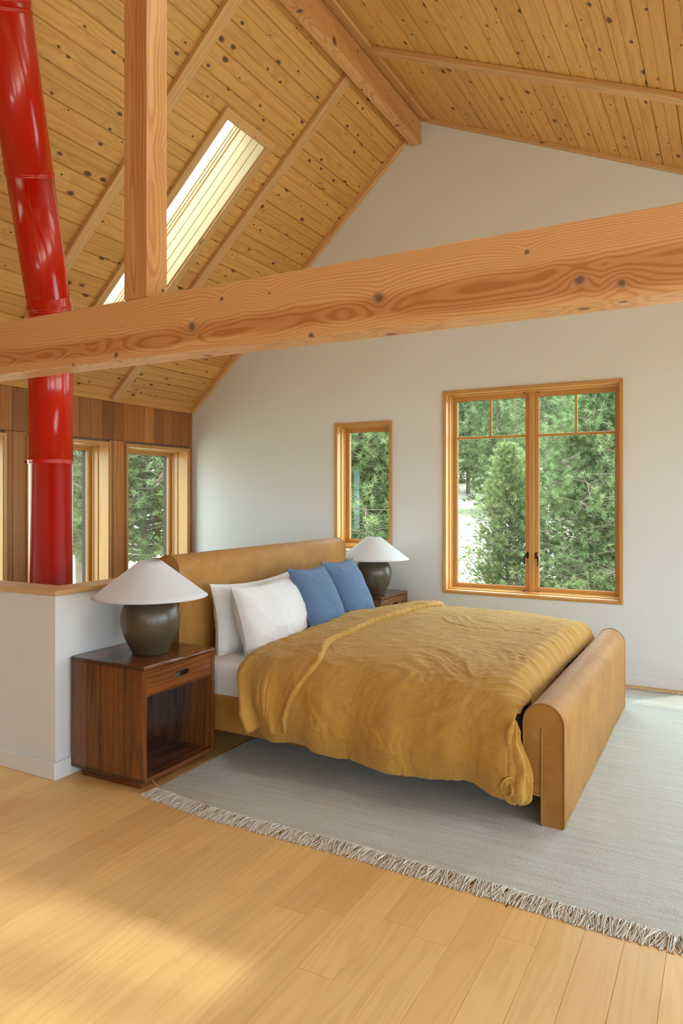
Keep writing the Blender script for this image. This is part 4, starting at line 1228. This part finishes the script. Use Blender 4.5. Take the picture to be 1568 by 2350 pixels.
def nightstand(loc, label):
    """origin at the back near corner on the floor: local x to the front (drawer side), local y across"""
    D, Wd, Z0, Z1 = 0.490, 0.540, 0.040, 0.602
    rt = thing('nightstand', label, 'nightstand', loc, 0, 'rosewood nightstands')
    th = 0.026
    def panels(y0, y1):
        mb = MB(); cuts = [0.0, 0.11, 0.215, 0.345, D]
        for a, b in zip(cuts[:-1], cuts[1:]): mb.box((a, y0, Z0 + 0.021), (b, y1, Z1 - 0.021), 'z')
        return mb
    panels(0.0, th).build('side_panel', 'rosewood', rt, bevel=0.0)
    panels(Wd - th, Wd).build('side_panel', 'rosewood', rt)
    for (z0, z1, nm) in ((Z1 - 0.021, Z1, 'top'), (Z0, Z0 + 0.021, 'bottom_panel')):
        mb = MB(); cuts = [0.0, 0.13, 0.27, 0.39, D]
        for a, b in zip(cuts[:-1], cuts[1:]): mb.box((a, 0.009, z0), (b, Wd - 0.009, z1), 'y')
        tp = mb.build(nm, 'rosewood', rt)
        for y0, y1 in ((-0.001, 0.0095), (Wd - 0.0095, Wd + 0.001)):
            n = 10; pts = []
            cyy = 0.0095 if y0 < 0.1 else Wd - 0.0095; s = -1 if y0 < 0.1 else 1
            prof = [(cyy, z1), (cyy + s * 0.004, z1 - 0.0006), (cyy + s * 0.008, z1 - 0.004), (cyy + s * 0.0105, z1 - 0.010), (cyy + s * 0.0105, z0 + 0.0), (cyy, z0)]
            if nm == 'bottom_panel': prof = [(cyy, z0), (cyy + s * 0.004, z0 + 0.0006), (cyy + s * 0.008, z0 + 0.004), (cyy + s * 0.0105, z0 + 0.010), (cyy + s * 0.0105, z1), (cyy, z1)]
            mb = MB(); b = len(mb.v)
            xs_ = [0.0, D]
            for x in xs_: mb.v += [Vector((x, p[0], p[1])) for p in prof]
            m_ = len(prof)
            for i in range(m_):
                j = (i + 1) % m_; q = (i, j, m_ + j, m_ + i); mb.face(q, [(mb.v[k].x, mb.v[k].y * 1.0, mb.v[k].z) for k in q], .5)
            mb.face(tuple(range(m_)), [(0, 0, 0)] * m_, .5); mb.face(tuple(range(m_, 2 * m_))[::-1], [(0, 0, 0)] * m_, .5)
            ed = mb.build('edge_moulding', 'rosewood_edge', tp)
    # front lip of the top, rounded
    mb = MB(); mb.tube([(D - 0.004, 0.004, Z1 - 0.0105), (D - 0.004, Wd - 0.004, Z1 - 0.0105)], 0.0105, 16); mb.build('front_lip', 'rosewood', rt)
    # drawer
    mb = MB(); dz0, dz1 = 0.452, Z1 - 0.024; y0, y1 = th + 0.002, Wd - th - 0.002; xf = D - 0.001
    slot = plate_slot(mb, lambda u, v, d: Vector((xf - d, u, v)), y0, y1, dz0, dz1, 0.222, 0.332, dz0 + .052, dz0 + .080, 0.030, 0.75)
    b = len(mb.v)
    mb.box((xf - 0.034, y0, dz0), (xf - 0.0302, y1, dz1), 'y', r=.75)
    mb.box((xf - 0.017, y0, dz0), (xf - 0.0002, y1, dz0 + 0.0005), 'y', r=.75)
    mb.box((xf - 0.017, y0, dz0), (xf - 0.0002, y0 + .0005, dz1), 'y', r=.75)
    dr = mb.build('drawer', 'rosewood', rt); slot.build('handle_slot', 'rosewood_edge', dr)  # darker wood in the slot paints in its inner shade
    mb = MB(); mb.box((0.03, y0 + .004, dz0 + .004), (xf - 0.0345, y1 - .004, dz1 - .004), 'x'); mb.build('drawer_box', 'rosewood_edge', dr)
    mb = MB(); mb.box((0.01, th, dz0 - 0.008), (D - 0.022, Wd - th, dz0 - 0.001), 'y'); mb.build('drawer_shelf', 'rosewood', rt)
    # recessed plinth
    mb = MB(); mb.box((0.045, 0.030, 0.0), (D - 0.050, 0.044, Z0), 'x'); mb.box((0.045, Wd - 0.044, 0.0), (D - 0.050, Wd - 0.030, Z0), 'x')
    mb.box((D - 0.0641, 0.0442, 0.0), (D - 0.0502, Wd - 0.0442, Z0), 'y'); mb.box((0.0452, 0.0442, 0), (0.059, Wd - .0442, Z0), 'y')
    mb.build('plinth', 'rosewood', rt)
    return rt


nightstand((-2.9535, 2.557, 0), 'rosewood nightstand in front of the half wall on the near side of the bed')
nightstand((-2.9535, 5.212, 0), 'rosewood nightstand in the far corner under the small window, partly hidden by the bed')


# ================================================================== LAMPS
def lamp(loc, label):
    rt = thing('table_lamp', label, 'lamp', loc, 0, 'ceramic table lamps with cone shades')
    prof = [(0.001, 0.0), (0.086, 0.0), (0.092, 0.004), (0.104, 0.030), (0.123, 0.066), (0.139, 0.105), (0.149, 0.145), (0.1525, 0.180), (0.149, 0.212), (0.139, 0.242),
            (0.122, 0.267), (0.100, 0.285), (0.075, 0.297), (0.050, 0.304), (0.034, 0.310), (0.030, 0.316), (0.001, 0.317)]
    P = [Vector((r, 0, z)) for r, z in prof]; P = catmull(P[1:-1], 5)
    mb = MB(); mb.lathe([(0.001, 0.0)] + [(max(0.001, p.x), p.z) for p in P] + [(0.001, 0.317)], n=72); mb.build('ceramic_base', 'ceramic', rt)
    mb = MB(); mb.lathe([(0.001, 0.315), (0.016, 0.315), (0.016, 0.350), (0.010, 0.352), (0.010, 0.400), (0.001, 0.400)], n=20); mb.build('lamp_socket', 'black', rt)
    zb, zt = 0.296, 0.482; rb, rt_ = 0.297, 0.055
    mb = MB(); n = 10
    outer = [(rb + (rt_ - rb) * k / n, zb + (zt - zb) * k / n) for k in range(n + 1)]
    inner = [(r - 0.003, z - 0.0015) for r, z in outer][::-1]
    mb.lathe([(rb - .002, zb - .001)] + outer + inner + [(rb - .002, zb - .001)], n=96); sh = mb.build('lamp_shade', 'shade', rt)
    mb = MB()
    for k in range(3):
        a = 2 * pi * k / 3; mb.tube([(0.008 * cos(a), 0.008 * sin(a), 0.395), (rt_ * 0.9 * cos(a), rt_ * .9 * sin(a), zt - .012)], 0.0016, 6)
    mb.build('shade_spider', 'white_metal', rt)
    return rt


lamp((-2.665, 2.820, 0.6025), 'table lamp with dark ceramic base and wide white cone shade, nearest the camera')
lamp((-2.612, 5.385, 0.6025), 'dark ceramic table lamp with white cone shade in the far corner')


# ================================================================== RUG
def rug():
    X0, X1, Y0, Y1, T = -2.437, 1.75, 2.585, 5.600, 0.010
    rt = thing('rug', 'large pale grey-beige woven rug with fringed ends under the bed', 'rug', ((X0 + X1) / 2, (Y0 + Y1) / 2, 0))
    c = Vector(((X0 + X1) / 2, (Y0 + Y1) / 2, 0)); mb = MB(); NX, NY = 260, 160; rows = []; g = []
    def ed(x): return 0.020 * fbm((x * 1.2, 0, 0), 3) + 0.03 * (1 - smooth01((x - X0) / 0.5)) - 0.018 * (x - X0) 
    for i in range(NX + 1):
        x = X0 + (X1 - X0) * i / NX; row = []
        for j in range(NY + 1):
            t = j / NY; y = (Y0 + ed(x)) * (1 - t) + (Y1 + 0.012 * fbm((x * 2, 5, 0), 2)) * t
            xx = x + (0.006 * fbm((y * 3, 1, 0), 3) if i == 0 else 0)
            row.append(Vector((xx, y, T + 0.0016 * fbm((x * 3, y * 3, 0), 3) + 0.0008)) - c)
        rows.append(row)
    mb.grid(rows, None, .5, True)
    # sides
    for edge in ([r[0] for r in rows], [r[-1] for r in rows][::-1], rows[0][::-1], rows[-1]):
        mb.grid([edge, [Vector((p.x, p.y, 0.0005)) for p in edge]], None, .5, True)
    mb.build('woven_field', 'rug', rt)
    # fringe
    mb = MB(); rnd = random.Random(3)
    def strand(x, y, dirn, L, z0, a0, curl):
        p = Vector((x, y, z0)); pts = [p.copy()]; a = a0 + rnd.gauss(0, 0.10); cv = rnd.gauss(0, curl); n = 5; lift = rnd.random()
        for k in range(n):
            a += cv; p = p + Vector((sin(a), dirn * cos(a), 0)) * (L / n); q = p.copy()
            q.z = z0 * (1 - (k + 1) / n) + 0.0020 + 0.011 * lift * sin(pi * min(1, (k + 1.3) / n)) * (0.4 + 0.6 * rnd.random()); pts.append(q)
        rad = 0.0013 + rnd.random() * 0.0006
        mb.tube([q - c for q in pts], [rad] * 5 + [rad * 1.5], 4, cap=False)
    def fringe_row(yf, dirn, step, step2, l0, l1, spread):
        x = X0
        while x < X1 - 0.01:
            x += step if x < 0.2 else step2
            clump = math.floor(x / 0.021 + 0.8 * fbm((x * 9, 1, 0), 2)); cx_ = (clump + 0.5) * 0.021
            hh = math.sin(clump * 12.9898 + dirn) * 43758.5453; hh -= math.floor(hh)
            base_a = -0.10 + 0.55 * fbm((x * 5, 2, dirn), 2) + (hh - 0.5) * spread
            for l in range(2):
                strand(x + rnd.uniform(-.002, .002), yf(x), dirn, rnd.uniform(l0, l1), 0.008 + .004 * l, base_a + (cx_ - x) * 9.0, 0.09)
    fringe_row(lambda x: Y0 + ed(x) + 0.006, -1, 0.0026, 0.009, 0.070, 0.100, 0.5)
    fringe_row(lambda x: Y1 - 0.004, 1, 0.0050, 0.0060, 0.05, 0.10, 1.0)
    pts = [(-2.50, 2.652, 0.030), (-2.475, 2.648, 0.016), (-2.45, 2.640, 0.012), (-2.42, 2.642, 0.014)]
    mb.tube([Vector(q) - c for q in pts], 0.0014, 5)
    o = mb.build('fringe', 'yarn', rt); o['kind'] = 'stuff'


rug()


# ================================================================== OUTDOORS
def terrain(x, y):
    r = sqrt((x + 1) ** 2 + (y - 2) ** 2)
    z = LOWZ
    if r > 12: z += 0.150 * (min(r, 34) - 12)
    if r > 34: z += 0.20 * (r - 34)
    side = smooth01((y * 0.6 - x * 0.8 + 2) / 8.0)
    return LOWZ + (z - LOWZ) * side + 0.25 * fbm((x * 0.12, y * 0.12, 0), 3) * smooth01((r - 8) / 8)


mb = MB(); rows = []
for i in range(121):
    a = -150 + 2.2 * i; rows.append([Vector((a, -40 + 1.6 * j, 0)) for j in range(121)])
for row in rows:
    for p in row: p.z = terrain(p.x, p.y)
mb.grid(rows, None, .5, True); struct(mb.build('ground', 'ground'))


class Foliage:
    """needle tufts: every tuft is a burst of thin triangular needles"""
    def __init__(f): f.t = []

    def build(f, name, mat, parent):
        rg = np.random.default_rng(len(f.t)); A = np.array(f.t)
        n = A[:, 7].astype(int); B = np.repeat(A, n, axis=0); N = len(B)
        d = B[:, 3:6]; d = d / np.linalg.norm(d, axis=1, keepdims=True)
        q = d + rg.normal(0, 0.52, (N, 3)); q /= np.linalg.norm(q, axis=1, keepdims=True)
        q *= (B[:, 6] * rg.uniform(0.65, 1.1, N))[:, None]
        p0 = B[:, 0:3] - d * (B[:, 6] * 0.45 * rg.random(N))[:, None]
        sd = np.cross(q, rg.normal(0, 1, (N, 3))); sd /= np.linalg.norm(sd, axis=1, keepdims=True) + 1e-9; sd *= B[:, 8:9]
        V = np.empty((N, 3, 3)); V[:, 0] = p0 - sd; V[:, 1] = p0 + sd; V[:, 2] = p0 + q
        me = bpy.data.meshes.new(name); me.vertices.add(N * 3); me.vertices.foreach_set('co', V.reshape(-1))
        me.loops.add(N * 3); me.loops.foreach_set('vertex_index', np.arange(N * 3, dtype=np.int32))
        me.polygons.add(N); me.polygons.foreach_set('loop_start', np.arange(0, N * 3, 3, dtype=np.int32))
        me.materials.append(M[mat]); me.update(calc_edges=True); me.validate()
        o = bpy.data.objects.new(name, me); COL.objects.link(o); o.parent = parent; return o


def tuft(F, c, d, L, n, w_, rnd): F.t.append((c.x, c.y, c.z, d.x, d.y, d.z, L, n, w_))


def pine(h, crown0, rmax, seed, nbr, tl, tn, tw, trunk_r, per=5, droop=0.1, shape=1.0, lean=0.0, top_up=0.6):
    """returns (trunk MB, foliage MB) with the base at the origin"""
    rnd = random.Random(seed); T = MB(); F = Foliage()
    tp = [Vector((lean * h * (k / 10) ** 2 + 0.05 * sin(k * 1.3 + seed), 0.05 * cos(k * 1.1 + seed), h * k / 10)) for k in range(11)]
    T.tube(tp, [trunk_r * (1 - 0.9 * k / 10) + 0.01 for k in range(11)], 9)
    for i in range(nbr):
        t = i / nbr; z = crown0 + (h - crown0) * t ** 0.9; k = min(9, int(z / h * 10)); base = tp[k].lerp(tp[k + 1], z / h * 10 - k)
        R = rmax * (1 - t) ** shape * rnd.uniform(0.75, 1.15) * min(1.0, 0.55 + t * 3) + 0.12
        th = i * 2.399 + rnd.uniform(-.3, .3); dirv = Vector((cos(th), sin(th), 0))
        el = -droop + top_up * t; pts = [base]
        for s in range(1, 5):
            f = s / 4; pts.append(base + dirv * R * f + Vector((0, 0, R * (el * f + 0.25 * f * f * rnd.uniform(0.3, 1.2)))) + Vector((rnd.gauss(0, .03), rnd.gauss(0, .03), rnd.gauss(0, .03))) * R)
        T.tube(pts, [trunk_r * 0.22 * (1 - f * .8) * (1.2 - t) + .004 for f in (0, .25, .5, .75, 1)], 5, cap=False)
        n_t = max(3, int(per * R / rmax * 2.2) + 2)
        for s in range(n_t):
            f = 0.30 + 0.70 * (s + rnd.random()) / n_t; f = min(1, f); kk = min(3, int(f * 4)); p = pts[kk].lerp(pts[kk + 1], f * 4 - kk)
            off = Vector((rnd.gauss(0, 1), rnd.gauss(0, 1), rnd.gauss(0, .5))) * (R * 0.17 * (0.4 + f))
            q = p + off
            d = (off.normalized() * 0.6 + dirv * 0.8 + Vector((0, 0, 0.55)))
            if tn > 12 and off.length > 0.10 and rnd.random() < 0.5: T.tube([p, q], [0.006, 0.004], 3, cap=False)
            tuft(F, q, d, tl, tn, tw, rnd)
    tuft(F, tp[-1], Vector((0, 0, 1)), tl, tn * 2, tw, rnd)
    return T, F


def place_tree(name, TF, loc, rot, sc_, label, cat='tree', mat='needle', group=None):
    rt = thing(name, label, cat, loc, rot, group); rt.scale = (sc_, sc_, sc_)
    a = TF[0].build('trunk', 'bark', rt); b = TF[1].build('foliage', mat, rt)
    return rt


def polar(px, w_):
    """point on the ground at picture column px and depth w_ seen from the doorway of the loft"""
    c_, s_ = cos(YAW), sin(YAW); k = (px - 784) / FPX
    return ((-s_ + c_ * k) * w_, (c_ + s_ * k) * w_)


def at(px, w_, dz=0.0):
    x, y = polar(px, w_); return (x, y, terrain(x, y) - 0.05 + dz)


TA = pine(5.9, 0.3, 1.15, 11, 210, 0.115, 22, 0.0045, 0.075, per=24, droop=-0.15, shape=0.75, top_up=0.9)
place_tree('conifer_tree', TA, at(1168, 14.5), 0.5, 0.85, 'slender light green conifer seen through the left sash of the double window', mat='needle_light')
TB = pine(7.2, 0.5, 1.65, 21, 220, 0.135, 30, 0.0050, 0.12, per=36, droop=0.0, shape=0.6, top_up=0.5)
place_tree('pine_tree', TB, at(1385, 13.5), 0.0, 0.92, 'large green pine seen through the right sash of the double window', mat='needle')
TC = pine(8.0, 0.5, 1.35, 31, 240, 0.135, 32, 0.0048, 0.10, per=38, droop=0.0, shape=0.6)
place_tree('pine_tree', TC, at(850, 12.2), 0.0, 1.0, 'bushy pine filling the narrow window above the far lamp', mat='needle')
TD = pine(7.2, 3.0, 2.0, 41, 190, 0.125, 28, 0.0048, 0.11, per=30, droop=0.0, shape=0.5)
place_tree('pine_tree', TD, at(334, 13.0), 0.0, 1.0, 'leaning pine with bare lower trunk seen through the window beside the headboard', mat='needle')
TE = pine(7.5, 2.0, 1.3, 51, 150, 0.125, 26, 0.0048, 0.11, per=24, droop=0.1, shape=0.5)
place_tree('pine_tree', TE, at(186, 17.5), 0.0, 1.0, 'dense pine seen just right of the red flue pipe', mat='needle')
place_tree('pine_tree', TE, at(76, 21.0), 1.7, 1.0, 'pine with a thin dark trunk seen just left of the red flue pipe', mat='needle')

# forest on the slope
variants = [pine(9.0, 0.8, 2.3, 101 + k, 85, 0.34, 14, 0.020, 0.13, per=13, droop=0.05, shape=0.7) for k in range(4)]
meshes = []
rnd = random.Random(77)
protos = []
for k, TF in enumerate(variants):
    a = TF[0]; b = TF[1]; protos.append((a, b))
cnt = 0; spots = []
for tries in range(6000):
    w_ = rnd.uniform(29, 74); px = rnd.uniform(-500, 2100)
    x, y = polar(px, w_)
    if y < 3 and x > -22: continue
    if any((x - a) ** 2 + (y - b) ** 2 < (2.9 + 0.02 * w_) ** 2 for a, b in spots): continue
    if w_ < 34 and rnd.random() < 0.9: continue
    if w_ < 58 and px < 480: continue
    spots.append((x, y))
    if len(spots) >= 190: break
built = {}
for i, (x, y) in enumerate(sorted(spots, key=lambda q: -q[1])):
    k = i % 4; s = rnd.uniform(0.6, 0.95)
    if k not in built:
        rt = place_tree('forest_pine', protos[k], (x, y, terrain(x, y) - .1), rnd.random() * 6, s, 'distant pine of the forest on the far hillside', 'tree', 'needle_far', 'pines of the forest on the far hillside')
        built[k] = rt
    else:
        src = built[k]; rt = src.copy(); COL.objects.link(rt); rt.location = (x, y, terrain(x, y) - .1); rt.rotation_euler = (0, 0, rnd.random() * 6); rt.scale = (s, s, s)
        for ch in list(src.children):
            c2 = ch.copy(); COL.objects.link(c2); c2.parent = rt
